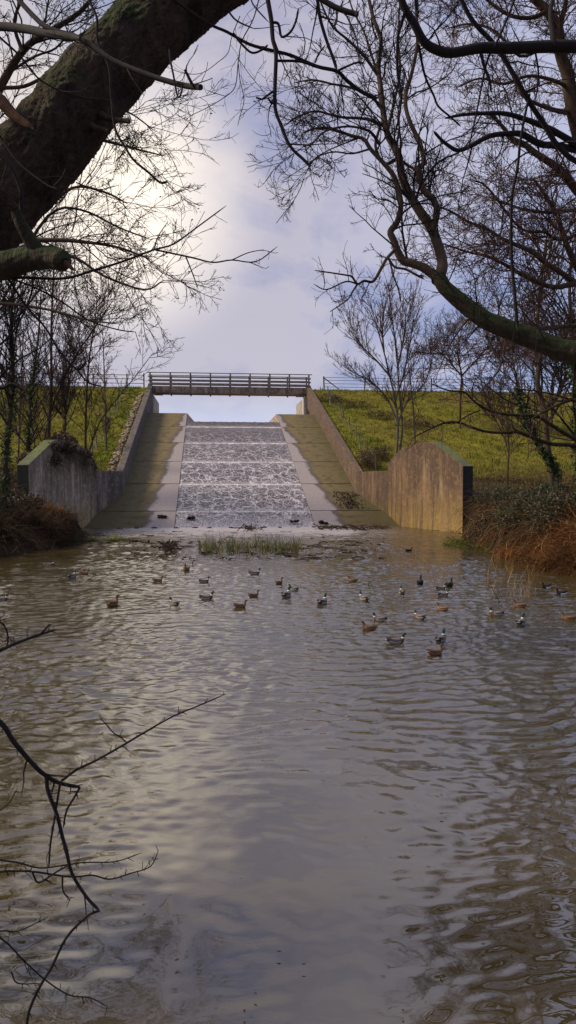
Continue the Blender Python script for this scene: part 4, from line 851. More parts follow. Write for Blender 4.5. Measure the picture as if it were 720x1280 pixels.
# ------------------------------------------------------------------ undergrowth
G_DARK = [(.025, .042, .014), (.04, .062, .020), (.07, .09, .035), (.015, .025, .010), (.06, .036, .02)]
G_RED = [(.09, .04, .02), (.07, .035, .018), (.05, .05, .018), (.03, .02, .012), (.12, .065, .03)]
ORANGE = [(.20, .085, .022), (.14, .055, .018), (.28, .14, .045), (.08, .035, .015)]
BROWN = [(.07, .036, .019), (.045, .024, .014), (.12, .072, .036), (.025, .016, .010)]
def ribbons(g, base, d, L, wdt, droop, cols, segs=6, rough=.12):
    n = len(base); st = (L/segs)[:, None]; cur = base.copy(); D_ = nrm(d); pts = [cur]
    for s in range(segs):
        D_ = nrm(D_+np.array([0, 0, -1])*droop[:, None]+rng.normal(0, rough, (n, 3))); cur = cur+D_*st; pts.append(cur)
    PN = np.stack(pts, 1); side = nrm(np.cross(D_, rng.normal(size=(n, 3))))
    w_ = wdt[:, None]*np.linspace(1, .15, segs+1)[None]
    V = np.stack([PN-side[:, None]*w_[..., None], PN+side[:, None]*w_[..., None]], 2)
    i = np.arange(n*(segs+1)*2).reshape(n, segs+1, 2); q = np.stack([i[:, :-1, 0], i[:, 1:, 0], i[:, 1:, 1], i[:, :-1, 1]], -1)
    cc = np.array(cols)[rng.integers(0, len(cols), n)]*rng.uniform(.6, 1.4, (n, 1))
    g.add(V.reshape(-1, 3), q.reshape(-1, 4), col=np.repeat(cc, (segs+1)*2, 0))
def ground_pt(x, y): return np.array([x, y, float(height(x, y))])
def bramble(x, y, rx, ry, h, label, nl=2600, cols=G_DARK, leaf=.045, ns=160, scols=BROWN, z0=None):
    b = ground_pt(x, y)
    if z0 is not None: b[2] = z0
    root = empty('bramble_bush', b, label, 'bush', 'bushes on the banks')
    # arching stems
    a = rng.uniform(0, 2*np.pi, ns); rr = np.sqrt(rng.uniform(0, .5, ns)); st = np.stack([np.cos(a)*rr*rx*.8, np.sin(a)*rr*ry*.8, np.zeros(ns)-.1], 1)
    for i_ in range(ns):
        if z0 is None: st[i_, 2] = float(height(b[0]+st[i_, 0], b[1]+st[i_, 1]))-b[2]-.05
    g = Geo(); ribbons(g, st, np.stack([np.cos(a)*.5, np.sin(a)*.5, np.ones(ns)], 1), rng.uniform(.8, 1.7, ns)*h, rng.uniform(.006, .016, ns), rng.uniform(.15, .6, ns), scols, 8, .25)
    g.build('stems', 'blade', root)
    # leaves on an uneven shell made of sub-clumps
    k_ = 16; ca = rng.uniform(0, 2*np.pi, k_); cr = np.sqrt(rng.uniform(0, 1, k_)); cl = np.stack([np.cos(ca)*cr*rx*.8, np.sin(ca)*cr*ry*.8, rng.uniform(.25, .95, k_)*h*(1-.45*cr)], 1)
    for i_ in range(k_):
        if z0 is None: cl[i_, 2] += max(-1.2, float(height(b[0]+cl[i_, 0], b[1]+cl[i_, 1]))-b[2])
    wh = rng.integers(0, k_, nl); q = nrm(rng.normal(size=(nl, 3)))*rng.uniform(.35, 1., (nl, 1))**.5*np.array([rx*.38, ry*.38, h*.34])*rng.uniform(.7, 1.2, (nl, 1))
    g = Geo(); leaves_geo(g, cl[wh]+q, leaf, cols, .03); g.build('leaves', 'leaf', root)
    return root
def tussock(x, y, r, h, label, n=900, cols=ORANGE, name='dead_bracken', z0=None, w=(.006, .014), lean=(0, 0), cat='bracken', group='dead bracken and grass tussocks', rough=.3):
    b = ground_pt(x, y)
    if z0 is not None: b[2] = z0
    g = Geo(); k_ = 12 if rough > .2 else 5
    ca = rng.uniform(0, 2*np.pi, k_); cr = np.sqrt(rng.uniform(0, 1, k_))*r*.75; sub = np.stack([np.cos(ca)*cr, np.sin(ca)*cr], 1)
    hh = rng.uniform(.35, 1.1, k_)*h
    for q in range(k_):
        m_ = n//k_; a = rng.uniform(0, 2*np.pi, m_); rr = rng.uniform(0, 1, m_)*r*.22
        st = np.stack([sub[q, 0]+np.cos(a)*rr, sub[q, 1]+np.sin(a)*rr, np.zeros(m_)], 1)
        if z0 is None: st[:, 2] = np.maximum(height(b[0]+st[:, 0], b[1]+st[:, 1])-b[2], -b[2])+rng.uniform(-.05, .3, m_)*hh[q]
        ld = rng.normal(0, .45, 2); d = np.stack([np.cos(a)*.6+lean[0]+ld[0], np.sin(a)*.6+lean[1]+ld[1], rng.uniform(.1, 1.2, m_)], 1)
        ribbons(g, st, d, rng.uniform(.6, 1.4, m_)*hh[q], rng.uniform(*w, m_), rng.uniform(.05, .55, m_), np.array(cols)*rng.choice([.3, .55, .8, 1.1, 1.4]), 7, rough)
    o = g.build(name, 'blade'); o.location = b; tag(o, label, cat, group); return o
RB = [(10.6, 37.5, 1.5, 1.6, 1.5, 'dark green bramble hard against the dark end of the right wing wall', G_DARK), (12.6, 35.5, 1.8, 1.8, 1.3, 'low leafy bramble on the right bank behind the bracken', G_DARK+G_RED),
      (9.2, 32.6, 1.4, 1.6, 1.25, 'reddish bramble bush at the water side of the right bank near the wing wall', G_RED+G_DARK[:1]), (9.4, 29.2, 1.5, 1.6, 1.6, 'large leafy green bramble in the middle of the right bank', G_DARK),
      (12.4, 30.5, 1.8, 1.8, 1.5, 'tall tangled bramble behind the middle of the right bank', G_DARK+G_RED), (9.8, 26.2, 1.5, 1.5, 1.6, 'green and red bramble above the orange bracken on the right bank', G_DARK+G_RED[:2]),
      (12.8, 26, 1.8, 1.8, 1.7, 'tall dark bramble at the right edge of the view', G_DARK), (11.2, 22.6, 1.5, 1.5, 1.4, 'dark bramble just outside the right edge above the bracken', G_DARK), (14.8, 38.5, 2, 2, 1.2, 'brown scrubby bramble at the foot of the dam on the right', BROWN+G_DARK[1:2]), (16, 34, 2.4, 2.2, 1.4, 'dull brown bramble far back on the right bank', BROWN+G_DARK[1:2]),
      (17.5, 42, 2.6, 2, 1., 'low brown scrub below the grass slope on the right', BROWN)]
for x, y, rx, ry, h, lb, cl in RB: bramble(x, y, rx, ry, h, lb, 5000, cl, .055, 1000, BROWN+ORANGE[:1]+[(.2, .15, .08)])
LB = [(-12.9, 34.6, 1.5, 1.4, 1.2, 'brown bramble at the outer end of the left wing wall', BROWN+G_DARK[1:2]), (-14.6, 36.5, 1.6, 1.6, 1.6, 'tangled brown bramble behind the left wing wall end', BROWN+G_DARK[1:2]), (-12.6, 30.6, 1.6, 1.6, 1.6, 'dark brown bramble at the left edge of the view', BROWN),
      (-14.8, 32, 1.8, 1.8, 1.7, 'dark bramble outside the left edge behind the brown heap', BROWN+G_DARK), (-12.9, 26.5, 1.5, 1.8, 1.5, 'brown bramble outside the left edge near the water', BROWN+G_DARK), (-16, 40.5, 2., 2, 1.9, 'wide brown bramble behind the left wing wall', BROWN+G_DARK[1:2])]
for x, y, rx, ry, h, lb, cl in LB: bramble(x, y, rx, ry, h, lb, 4200, cl, .06, 420)
# growth spilling over the left wing wall top
for (u, v, rx, ry, h, z, lb, cl) in ((-10.6, -3.4, .9, 1.5, .7, 4.75, 'low brown bramble just outside the peak of the left wing wall', BROWN+G_DARK[1:2]), (-10.1, -.2, .9, 1.5, .8, 4.2, 'dark brown trailing bramble just inside the peak of the left wing wall', BROWN), (-11.3, -4.6, 1.0, 1.7, .8, 4.0, 'mossy green bramble draped over the outer top of the left wing wall', [(.06, .09, .015), (.03, .05, .012)]+BROWN), (-10.7, -1.9, 1.0, 1.6, 1.1, 4.6, 'dark brown bramble spilling over the peak of the left wing wall', BROWN), (-10.4, 1.3, 1.2, 1.6, 1.1, 3.6, 'brown scrub behind the inner end of the left wing wall', BROWN)):
    p = W(u-.05, v+.5, 0); bramble(p[0], p[1], rx, ry*1.15, h*1.15, lb, 5500, cl, .07, ns=500, z0=z-.3)
p = W(9.4, 8.0, 0); bramble(p[0], p[1], .9, 1.6, 1.3, 'dry brown bramble in the corner above the right toe wall', 2600, BROWN, .045)
p = W(10.6, 9.8, 0); bramble(p[0], p[1], .9, 1.3, 1.1, 'dry brown scrub around the foot of the slim pale tree', 1600, BROWN, .045)
p = W(9.9, 27.6, 0); bramble(p[0], p[1], 1.4, 1.4, .7, 'small dark bramble beside the top of the right spillway wall', 1200, BROWN, .06)
for j, (u, v, s_) in enumerate(((12.0, 25.5, 'upper'), (13.4, 21.5, 'middle'), (15.8, 18.5, 'lower'))):
    p = W(u, v, 0); bramble(p[0], p[1], 1.8, 1.2, .8, 'sprawling brown bramble, %s of three along the right grass slope' % s_, 900, BROWN, .06, 120)
# bracken on the right water's edge
TB = [(9.0, 22.0, 1.6, 1.5, 'bright orange bracken hanging to the water nearest the right edge'), (9.0, 24.4, 1.5, 1.35, 'orange bracken clump second from the right edge at the waterline'), (8.7, 26.7, 1.3, 1.2, 'orange bracken clump below the middle of the right bank'), (9.6, 22.9, 1.6, 1.9, 'tall rusty bracken above the waterline clumps at the right edge'),
      (8.9, 30.4, 1.1, .9, 'rusty bracken fringe below the large green bramble'), (9.5, 34.2, 1.1, .9, 'rusty dead stems below the reddish bramble bush'), (9.9, 20.2, 1.4, 1.4, 'orange bracken just outside the right edge')]
for x, y, r_, h, lb in TB: tussock(x, y, r_, h*.75, lb, 2000, ORANGE, lean=(-.3, -.15))
for x, y, r_, h, lb, cl in ((-10.5, 31.2, 1.5, 1.3, 'heap of dark brown dead stems at the left water edge', BROWN), (-11.9, 29, 1.6, 1.5, 'dark dead bracken at the left edge of the view', BROWN), (-10.7, 33.4, 1.3, 1., 'brown bracken at the foot of the left wing wall', BROWN+ORANGE[1:2]), (-11.6, 35.2, 1.1, .8, 'rusty bracken against the base of the left wing wall', ORANGE), (-11.6, 26, 1.4, 1.2, 'brown bracken just outside the left edge', BROWN)):
    tussock(x, y, r_, h*.8, lb, 2000, cl, lean=(.3, -.15))
YG = [(.16, .16, .03), (.10, .12, .025), (.24, .20, .07), (.07, .09, .02)]
# yellow-green sedge by the water
for x, y, lb in ((-9.2, 33.4, 'yellow-green sedge tuft at the left water edge'), (-8.4, 34.8, 'small green plant on the mud in front of the left wing wall'), (7.9, 33.6, 'yellow-green sedge tuft at the right water edge nearest the wing wall'), (7.5, 31.6, 'yellow-green sedge tuft at the right water edge, middle one'), (8.0, 29.9, 'yellow-green sedge tuft at the right water edge below the green bramble')):
    tussock(x, y, 1.2, .55, lb, 520, YG, 'sedge_tuft', z0=.02, w=(.008, .018), cat='sedge', group='sedge tufts', rough=.12)
# mud under the left sedge
# rush bed in the middle of the water
def rushes(name, px0, px1, y0, y1, n, h, label, cols, wd=.012, cat='rushes', lean=.12):
    ks_ = [(rng.uniform(px0, px1), rng.uniform(y0, y1), rng.uniform(.5, 1.15)) for _ in range(90)]; kk_ = [ks_[rng.integers(0, 90)] for _ in range(n)]
    pts = np.array([on_water(np.clip(q_[0]+rng.normal(0, (px1-px0)*.035), px0-3, px1+3), q_[1]+rng.normal(0, (y1-y0)*.14)) for q_ in kk_]); hk_ = np.array([q_[2] for q_ in kk_])
    c = pts.mean(0); c[2] = 0; g = Geo()
    d = np.stack([rng.normal(0, lean, n), rng.normal(0, lean, n), np.ones(n)], 1)
    st = pts-c; st[:, 2] = -.05
    ribbons(g, st, d, rng.uniform(.45, 1.2, n)*h*hk_, np.full(n, wd)*rng.uniform(.6, 1.3, n), np.abs(rng.normal(0, .05, n)), cols, 4)
    o = g.build(name, 'blade'); o.location = c; return tag(o, label, cat)
rushes('rush_bed', 252, 376, 682, 692, 760, .66, 'bed of green and straw rushes in the water before the spillway', [(.10, .13, .03), (.20, .19, .06), (.06, .08, .02), (.28, .23, .10), (.22, .14, .06)], .016, lean=.24)
rushes('dead_reeds', 598, 668, 715, 748, 110, .62, 'pale dead reeds standing in the water near the right bank', [(.26, .17, .07), (.15, .09, .04), (.34, .25, .12)], .010, 'reeds', .3)
rushes('dead_reeds', 610, 640, 695, 712, 30, .7, 'few thin dead reeds in the water below the sedge tufts', [(.26, .17, .07), (.15, .09, .04)], .010, 'reeds', .25)
rushes('water_sprig', 455, 465, 731, 734, 14, .28, 'tiny green sprig in the water behind the ducks', [(.07, .09, .03)], .010, 'sprig', .2)

# grass blades over the dam face
n = 90000; u = np.concatenate([rng.uniform(8.7, 34, n//2), rng.uniform(-26, -9.2, n//2)]); v = rng.uniform(-2, 33.2, n)
X = O[0]+u*PX[0]+v*AX[0]; Y = O[1]+u*PX[1]+v*AX[1]; keep = sdist(X, Y) > .8; X, Y, v = X[keep], Y[keep], v[keep]; Zg = height(X, Y); n = len(X)
clump = lump(X, Y, 2.2, 1)+lump(X, Y, .5, 5)
g = Geo(); bs = np.stack([X, Y, Zg-.02], 1); th = rng.uniform(0, 6.28, n); sd_ = np.stack([np.cos(th), np.sin(th), 0*th], 1)*rng.uniform(.02, .05, n)[:, None]
tip = bs+np.stack([rng.normal(0, .06, n), rng.normal(0, .06, n), rng.uniform(.06, .2, n)*(1+.4*np.clip(clump, -1, 1)+1.4*(clump > .55)*rng.uniform(0, 1, n))], 1)
cc = np.where((rng.uniform(size=n) < .35+.2*clump)[:, None], [.095, .125, .012], [.19, .182, .016])*rng.uniform(.6, 1.25, (n, 1))
low = (Zg < 3.2) & (rng.uniform(size=n) < .75); cc = np.where(low[:, None], np.array([.12, .07, .03])*rng.uniform(.5, 1.3, (n, 1)), cc)
br_ = (clump < -.35) & (rng.uniform(size=n) < .7); cc = np.where(br_[:, None], np.array([.13, .085, .03])*rng.uniform(.6, 1.3, (n, 1)), cc)
near = (v > 5) & (np.abs((X-O[0])*PX[0]+(Y-O[1])*PX[1]) < 11.5); cc = np.where(near[:, None], cc*[.62, .95, .7], cc)
g.add(np.stack([bs-sd_, bs+sd_, tip], 1).reshape(-1, 3), T=np.arange(3*n).reshape(n, 3), col=np.repeat(cc, 3, 0))
tag(g.build('grass', 'blade'), 'rough yellow-green grass covering the dam face', 'grass', kind='stuff')

# dead stems and litter over the low banks
n = 70000; X = rng.uniform(-19, 20, n); Y = rng.uniform(17, 41, n); sd0 = sdist(X, Y); keep = (sd0 > -.15) & (sd0 < 7) & (np.abs(X) > 6); X, Y = X[keep], Y[keep]; n = len(X)
pts = np.stack([X, Y, np.maximum(height(X, Y), 0)], 1); c0 = pts.mean(0); g = Geo(); a = rng.uniform(0, 6.28, n)
side_ = np.where(X > 0, -1, 1)
ribbons(g, pts-c0, np.stack([np.cos(a)+.5*side_, np.sin(a)-.2, rng.uniform(0, 1.2, n)], 1), rng.uniform(.25, .8, n), rng.uniform(.010, .024, n), rng.uniform(.1, .5, n), BROWN+ORANGE[:2]+[(.05, .06, .02), (.03, .035, .012)], 4, .3)
o = g.build('bank_litter', 'blade'); o.location = c0; tag(o, 'dead stems, leaves and low growth covering both banks', 'ground cover', kind='stuff')
# ------------------------------------------------------------------ foot of the spillway: stones, debris
lab = 'small dark stone in the row across the foot of the water slope'
g = Geo(); rock_geo(g, np.zeros(3), .16, (.05, .04, .03), .5); me0 = None
for i in range(15):
    u = -7.5+i*1.07
    p = W(u+rng.uniform(-.2, .2), -.75+rng.uniform(-.1, .1), .02)
    if me0 is None: o = g.build('sill_stone', 'rock'); me0 = o.data
    else: o = bpy.data.objects.new('sill_stone', me0); C.objects.link(o)
    o.location = p; o.scale = (rng.uniform(.8, 1.5), 1, rng.uniform(.6, 1.1)); tag(o, lab, 'stone', 'stones in a row across the spillway foot')
for px_, lb in ((203, 'dark weed-topped block at the foot of the left pale slab'), (240, 'small dark block in the foam at the left of the spillway foot'), (368, 'dark block in the foam at the right of the spillway foot'), (404, 'dark weed-topped block at the foot of the right pale slab')):
    q = P(px_, 648, 46.6); g = Geo()
    for _ in range(5): rock_geo(g, np.array([rng.uniform(-.22, .22), rng.uniform(-.1, .1), rng.uniform(0, .12)]), rng.uniform(.12, .2), (.02, .017, .012))
    o = g.build('baffle_block', 'rock'); lx = q[:2]-O; vv_ = lx@AX; o.location = (q[0], q[1], max(.1, SL*vv_)+.05); tag(o, lb, 'block')
def sticks(name, pts, L, rad, label, cat, kind=None, mat='driftwood', up=.1):
    n = len(pts); a = rng.uniform(0, 2*np.pi, n); D_ = np.stack([np.cos(a), np.sin(a)*.5, rng.uniform(-.05, up, n)], 1); LL = rng.uniform(*L, n)[:, None]
    PP = np.stack([pts-D_*LL*.5, pts+rng.normal(0, .03, (n, 3)), pts+D_*LL*.5], 1); c = pts.mean(0); g = Geo(); g.tubes(PP-c, np.repeat(rng.uniform(*rad, n)[:, None], 3, 1), 5)
    o = g.build(name, mat); o.location = c; return tag(o, label, cat, kind=kind)
pts = np.array([on_water(rng.uniform(150, 480), rng.uniform(664, 700), .01) for _ in range(230)]); sticks('floating_debris', pts, (.1, .7), (.01, .028), 'scattered twigs and scum on the shallow water below the spillway', 'debris', 'stuff')
pts = np.array([on_water(rng.uniform(398, 482), 659+rng.normal(0, 1.3), .08) for _ in range(150)]); sticks('drift_line', pts, (.2, .9), (.012, .03), 'band of brown driftwood twigs at the foot of the right side slabs', 'driftwood', 'stuff', up=.35)
pts = np.array([on_water(212+rng.normal(0, 4), 681+rng.normal(0, 1), .1+abs(rng.normal(0, .12))) for _ in range(60)]); sticks('driftwood_heap', pts, (.25, .8), (.015, .03), 'small brown heap of driftwood on the water left of the rushes', 'driftwood', up=.5)
pts = np.array([on_water(312+rng.normal(0, 6), 660, .12+abs(rng.normal(0, .12))) for _ in range(22)]); sticks('stranded_branch', pts, (.4, 1.3), (.018, .035), 'twiggy branch stranded in the foam at the spillway foot', 'branch', up=.5)
q = [on_water(x, y, .03) for x, y in ((385, 682), (410, 684), (432, 687))]; g = Geo(); g.tubes(catmull(q, 10)[None], np.full((1, 10), .03), 6); tag(g.build('floating_branch', 'driftwood', loc=q[0]), 'long thin branch floating right of the rush bed', 'branch')
q = [on_water(x, y, .04) for x, y in ((163, 677), (172, 676), (186, 677))]; g = Geo(); g.tubes(catmull(q, 8)[None], np.full((1, 8), .07), 6); tag(g.build('floating_log', 'driftwood', loc=q[0]), 'short dark log floating in front of the left side slabs', 'log')
q = [on_water(240, 704, -.05), on_water(243, 699, .25)]; g = Geo(); g.tubes(np.array(q)[None], np.array([[.02, .01]]), 5); tag(g.build('upright_twig', 'driftwood', loc=q[0]), 'short twig sticking out of the water left of the rushes', 'twig')
pts = np.array([on_water(rng.uniform(0, 720), rng.uniform(760, 1270), .03) for _ in range(34)]); c0 = pts.mean(0); g = Geo(); nn0 = len(pts); a = rng.uniform(0, 6.28, nn0); L0 = rng.uniform(.008, .02, nn0)[:, None]
t0_ = np.stack([np.cos(a), np.sin(a), 0*a], 1)*L0; s0_ = np.stack([-np.sin(a), np.cos(a), 0*a], 1)*L0*.5
g.add(np.stack([pts-c0-t0_, pts-c0+s0_, pts-c0+t0_, pts-c0-s0_], 1).reshape(-1, 3), np.arange(4*nn0).reshape(nn0, 4), col=np.repeat(np.array([(.06, .03, .015), (.12, .08, .03), (.03, .02, .012)])[rng.integers(0, 3, nn0)], 4, 0))
o = g.build('floating_leaves', 'leaf'); o.location = c0; tag(o, 'small dead leaves floating over the open pond', 'leaves', kind='stuff')
# leaf litter on right slab
n = 700; u = rng.normal(7.2, .45, n); v = rng.uniform(2.7, 5.9, n); u = np.minimum(u, np.interp(v, [1.8, 5.85], [9.2, 7.95])); pts = np.array([W(a, c, SL*c+.05) for a, c in zip(u, v)])
g = Geo(); leaves_geo(g, pts, .07, [(.03, .017, .012), (.05, .028, .018)], .01); tag(g.build('leaf_litter', 'leaf'), 'dark dead leaves caught on the lowest right side slab', 'leaves', kind='stuff')
# mud spit at left, in front of the wing wall
g = Geo()
for _ in range(70):
    q = on_water(rng.uniform(85, 135), rng.uniform(664, 684)); rock_geo(g, q+[0, 0, -.04], rng.uniform(.12, .35), np.array([.05, .04, .02])*rng.uniform(.6, 1.5), .35)
tag(g.build('muddy_stones', 'rock'), 'muddy mossy stones at the water edge before the left wing wall', 'stones', kind='stuff')

# ------------------------------------------------------------------ ducks
SPN = np.array([(-.275, .115, .012, .004), (-.245, .105, .035, .010), (-.20, .09, .058, .028), (-.14, .07, .082, .058), (-.06, .055, .098, .082), (.02, .052, .10, .088), (.09, .06, .09, .084), (.135, .08, .07, .07),
                (.163, .115, .046, .05), (.172, .155, .032, .036), (.176, .19, .029, .032), (.184, .218, .034, .036), (.205, .236, .034, .034), (.228, .236, .026, .028), (.243, .231, .016, .018), (.249, .229, .004, .005)])
def duck_meshes(kind, turn):
    n = 46; sides = 18; c = catmull(np.column_stack([SPN[:, 0], SPN[:, 1], SPN[:, 2]]), n); hh = np.interp(np.linspace(0, 1, n), np.linspace(0, 1, len(SPN)), SPN[:, 3]); ww = np.interp(np.linspace(0, 1, n), np.linspace(0, 1, len(SPN)), SPN[:, 2])
    sp = c[:, :2]; T = np.gradient(sp, axis=0); T /= np.linalg.norm(T, axis=1)[:, None]; Nn = np.stack([-T[:, 1], T[:, 0]], 1)
    th = np.arange(sides)/sides*2*np.pi; V = np.zeros((n, sides, 3)); col = np.zeros((n, sides, 3))
    for i in range(n):
        V[i, :, 0] = sp[i, 0]+Nn[i, 0]*np.sin(th)*hh[i]; V[i, :, 2] = sp[i, 1]+Nn[i, 1]*np.sin(th)*hh[i]; V[i, :, 1] = np.cos(th)*ww[i]
    s = np.linspace(0, 1, n)[:, None]*np.ones((1, sides)); up = np.sin(th)[None]*np.ones((n, 1)); g_ = np.random.default_rng(3)
    if kind == 'drake':
        col[:] = (.24, .22, .21)
        col[up > .45] = (.16, .13, .11); col[s < .16] = (.012, .012, .014); col[s < .07] = (.40, .38, .35)
        col[s > .40] = (.10, .045, .025); col[s > .575] = (.75, .74, .70); col[s > .60] = (.008, .055, .028)
    elif kind == 'hen':
        col[:] = (.18, .095, .045); col *= g_.uniform(.45, 1.45, (n, sides, 1)); col[(s > .56)] = (.15, .095, .05); col[(s > .68) & (up > .45)] = (.05, .032, .02); col[s < .08] = (.3, .2, .12)
    elif kind == 'dark':
        col[:] = (.012, .011, .012)
    elif kind == 'tufted':
        col[:] = (.010, .010, .012); col[(s > .12) & (s < .38) & (up < .3)] = (.75, .74, .72)
    def twist(P3):
        x = P3[..., 0]-.172; y = P3[..., 1]; f = np.clip((P3[..., 2]-.13)/.07, 0, 1); a = turn*f
        Q_ = P3.copy(); Q_[..., 0] = .172+x*np.cos(a)-y*np.sin(a)*(f > 0); Q_[..., 1] = np.where(f > 0, x*np.sin(a)+y*np.cos(a), y); return Q_
    V = twist(V); i = np.arange(n*sides).reshape(n, sides); a = i[:-1]; b_ = np.roll(a, -1, 1); d = i[1:]; cc_ = np.roll(d, -1, 1)
    VV_ = np.vstack([V.reshape(-1, 3), V[0].mean(0), V[-1].mean(0)]); T_ = [[n*sides, i[0, (j+1) % sides], i[0, j]] for j in range(sides)]+[[n*sides+1, i[-1, j], i[-1, (j+1) % sides]] for j in range(sides)]
    cl = np.vstack([col.reshape(-1, 3), col[0, 0], col[-1, 0]])
    out = {'body': (npmesh('body', VV_, np.stack([a, b_, cc_, d], -1).reshape(-1, 4), T_, cl, True), 'feather')}
    # folded wings
    wings = []
    for sd in (-1, 1):
        m_ = 14; k_ = 8; t = np.linspace(0, 1, m_); x0 = .10-.34*t; half = .052*np.sin(np.pi*np.clip(t*.93+.04, 0, 1))**.7*(1-.35*t)+.004
        q = np.zeros((m_, k_, 3)); aa = np.arange(k_)/k_*2*np.pi
        for j in range(m_):
            bw = np.interp(x0[j], SPN[:8, 0], SPN[:8, 2]); bz_ = np.interp(x0[j], SPN[:8, 0], SPN[:8, 1])
            cy = sd*(bw*.72+.012); cz = bz_+.042+.006*t[j]
            q[j, :, 0] = x0[j]; q[j, :, 1] = cy+np.cos(aa)*.022*(half[j]/.05)**.6; q[j, :, 2] = cz+np.sin(aa)*half[j]*.8
        V2 = q.reshape(-1, 3); i2 = np.arange(m_*k_).reshape(m_, k_); A_ = i2[:-1]; B_ = np.roll(A_, -1, 1); D_ = i2[1:]; C_ = np.roll(D_, -1, 1)
        base = {'drake': (.13, .115, .105), 'hen': (.12, .065, .034), 'dark': (.015, .014, .015), 'tufted': (.012, .012, .013)}[kind]
        cl = np.ones((m_, k_, 3))*base*g_.uniform(.6 if kind == 'hen' else .85, 1.4 if kind == 'hen' else 1.1, (m_, k_, 1))
        if kind == 'drake': cl[9:] = (.07, .05, .045)
        wings.append(npmesh('wing', V2, np.stack([A_, B_, C_, D_], -1).reshape(-1, 4), [[i2[0, 0], i2[0, j+1], i2[0, j]] for j in range(1, k_-1)]+[[i2[-1, 0], i2[-1, j], i2[-1, j+1]] for j in range(1, k_-1)], cl.reshape(-1, 3), True))
    out['wings'] = wings
    # bill
    t = np.linspace(0, 1, 6); q = np.zeros((6, 8, 3)); aa = np.arange(8)/8*2*np.pi
    for j in range(6):
        q[j, :, 0] = .240+.052*t[j]; q[j, :, 1] = np.cos(aa)*(.012+.002*math.sin(t[j]*3))*(1 if j < 5 else .5); q[j, :, 2] = .226-.010*t[j]+np.sin(aa)*(.011*(1-t[j])+.0035)
    q = twist(q); i2 = np.arange(48).reshape(6, 8); A_ = i2[:-1]; B_ = np.roll(A_, -1, 1); D_ = i2[1:]; C_ = np.roll(D_, -1, 1)
    out['bill'] = (npmesh('bill', q.reshape(-1, 3), np.stack([A_, B_, C_, D_], -1).reshape(-1, 4), [[40, 40+j, 41+j] for j in range(1, 7)], smooth=True), 'bill_yellow' if kind == 'drake' else ('bill_orange' if kind == 'hen' else 'rail_wood'))
    g = Geo()
    for sd in (-1, 1):
        t_ = bmesh.new(); bmesh.ops.create_icosphere(t_, subdivisions=1, radius=.005); Vv = np.array([v.co[:] for v in t_.verts])+[.217, sd*.031, .243]; g.add(twist(Vv), T=[[v.index for v in f.verts] for f in t_.faces]); t_.free()
    out['eyes'] = g
    return out
cache = {}
def duck(px, py, wpx, kind, head, turn, label, name=None):
    p = on_water(px, py, 0); d = p[1]
    h_ = R(head); vis = max(abs(math.cos(h_))*.56, .24); sc = wpx*d/F/vis; sc = min(max(sc, .62), 1.05)
    key = (kind, turn)
    root = empty(name or {'drake': 'mallard_drake', 'hen': 'mallard_hen', 'dark': 'dark_duck', 'tufted': 'tufted_duck'}[kind], (p[0], p[1], .004), label, 'duck', 'ducks on the water', h_)
    root.scale = (sc,)*3; root.location.z = -.012*sc
    if key not in cache:
        dm = duck_meshes(kind, R(turn)); parts = [link('body', dm['body'][0], dm['body'][1], root)]
        for wm in dm['wings']: parts.append(link('wing', wm, 'feather', root))
        parts.append(link('bill', dm['bill'][0], dm['bill'][1], root)); parts.append(dm['eyes'].build('eyes', 'eye', root)); cache[key] = parts
    else:
        for q in cache[key]:
            c = q.copy(); C.objects.link(c); c.parent = root
    return root
for a in DK: duck(*a)

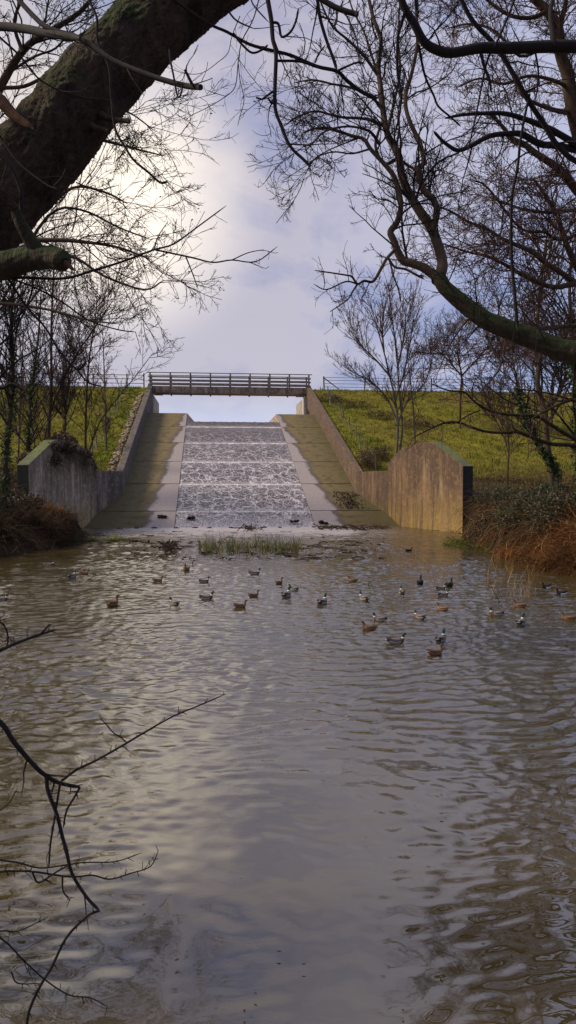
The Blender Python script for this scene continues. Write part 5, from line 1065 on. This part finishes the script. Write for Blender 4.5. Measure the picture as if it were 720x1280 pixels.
# ------------------------------------------------------------------ light
sun_az, sun_el = R(-88), R(42)
sdir = Vector((math.sin(sun_az)*math.cos(sun_el), math.cos(sun_az)*math.cos(sun_el), math.sin(sun_el)))
sl = bpy.data.lights.new('sun', 'SUN'); sl.energy = 2.8; sl.angle = R(14); sl.color = (1, .86, .68)
so = bpy.data.objects.new('sun', sl); C.objects.link(so); so.rotation_euler = sdir.to_track_quat('Z', 'Y').to_euler()
wd = bpy.data.worlds.new('World'); scene.world = wd; wd.use_nodes = True; nt = wd.node_tree; k = N(nt); bg = nt.nodes['Background']
sky = k.n('ShaderNodeTexSky', sky_type='NISHITA'); sky.sun_disc = False; sky.sun_elevation = sun_el; sky.sun_rotation = sun_az
gen = k.n('ShaderNodeTexCoord').outputs['Generated']; s = k.sep(gen)
mp = k.n('ShaderNodeMapping'); k.link(gen, mp.inputs[0]); mp.inputs['Scale'].default_value = (1, 1, 2.1); mp.inputs['Location'].default_value = (.2, .1, .35)
n1 = k.noise(mp.outputs[0], 2.3, 6, .55, .5); n2 = k.noise(mp.outputs[0], 6.0, 7, .6, .6)
nn_ = k.math('ADD', k.math('MULTIPLY', n1, .7), k.math('MULTIPLY', n2, .3))
cl = k.ramp(nn_, [(.41, (1.5, 1.85, 3.2)), (.47, (2.45, 2.45, 3.5)), (.54, (3.5, 3.25, 3.8))])
rightf = k.mrange(s[0], .0, .45, 0, 1); cl = k.mix(k.math('MULTIPLY', rightf, .45), cl, (2.9, 3.7, 6.2))
def glow(az, el, lo, hi):
    d = k.n('ShaderNodeVectorMath', operation='DOT_PRODUCT'); k.link(gen, d.inputs[0]); a, e = R(az), R(el)
    d.inputs[1].default_value = (math.sin(a)*math.cos(e), math.cos(a)*math.cos(e), math.sin(e)); return k.mrange(d.outputs['Value'], lo, hi)
gl = glow(-13, 20.5, .978, 1.0); gl = k.math('MULTIPLY', k.math('MULTIPLY', gl, gl), k.mrange(n1, .3, .6, .7, 1.1))
cl = k.mix(gl, cl, (9.0, 7.9, 6.5))
cl = k.mix(k.math('MULTIPLY', glow(-30, 24, .95, 1.0), .8), cl, (5.8, 5.1, 4.4))
cl = k.mix(k.mrange(s[2], .085, .125, .6, 0), cl, (4.1, 4.5, 6.1))
k.link(k.mix(.10, cl, sky.outputs[0]), bg.inputs[0]); bg.inputs[1].default_value = .1
scene.view_settings.view_transform = 'Standard'; scene.view_settings.look = 'None'; scene.view_settings.exposure = 0.68; scene.view_settings.gamma = 1
scene.view_settings.use_curve_mapping = False
scene.render.engine = 'CYCLES'; scene.cycles.max_bounces = 5; scene.cycles.use_denoising = True
print('faces', sum(len(o.data.polygons) for o in scene.objects if o.type == 'MESH'))
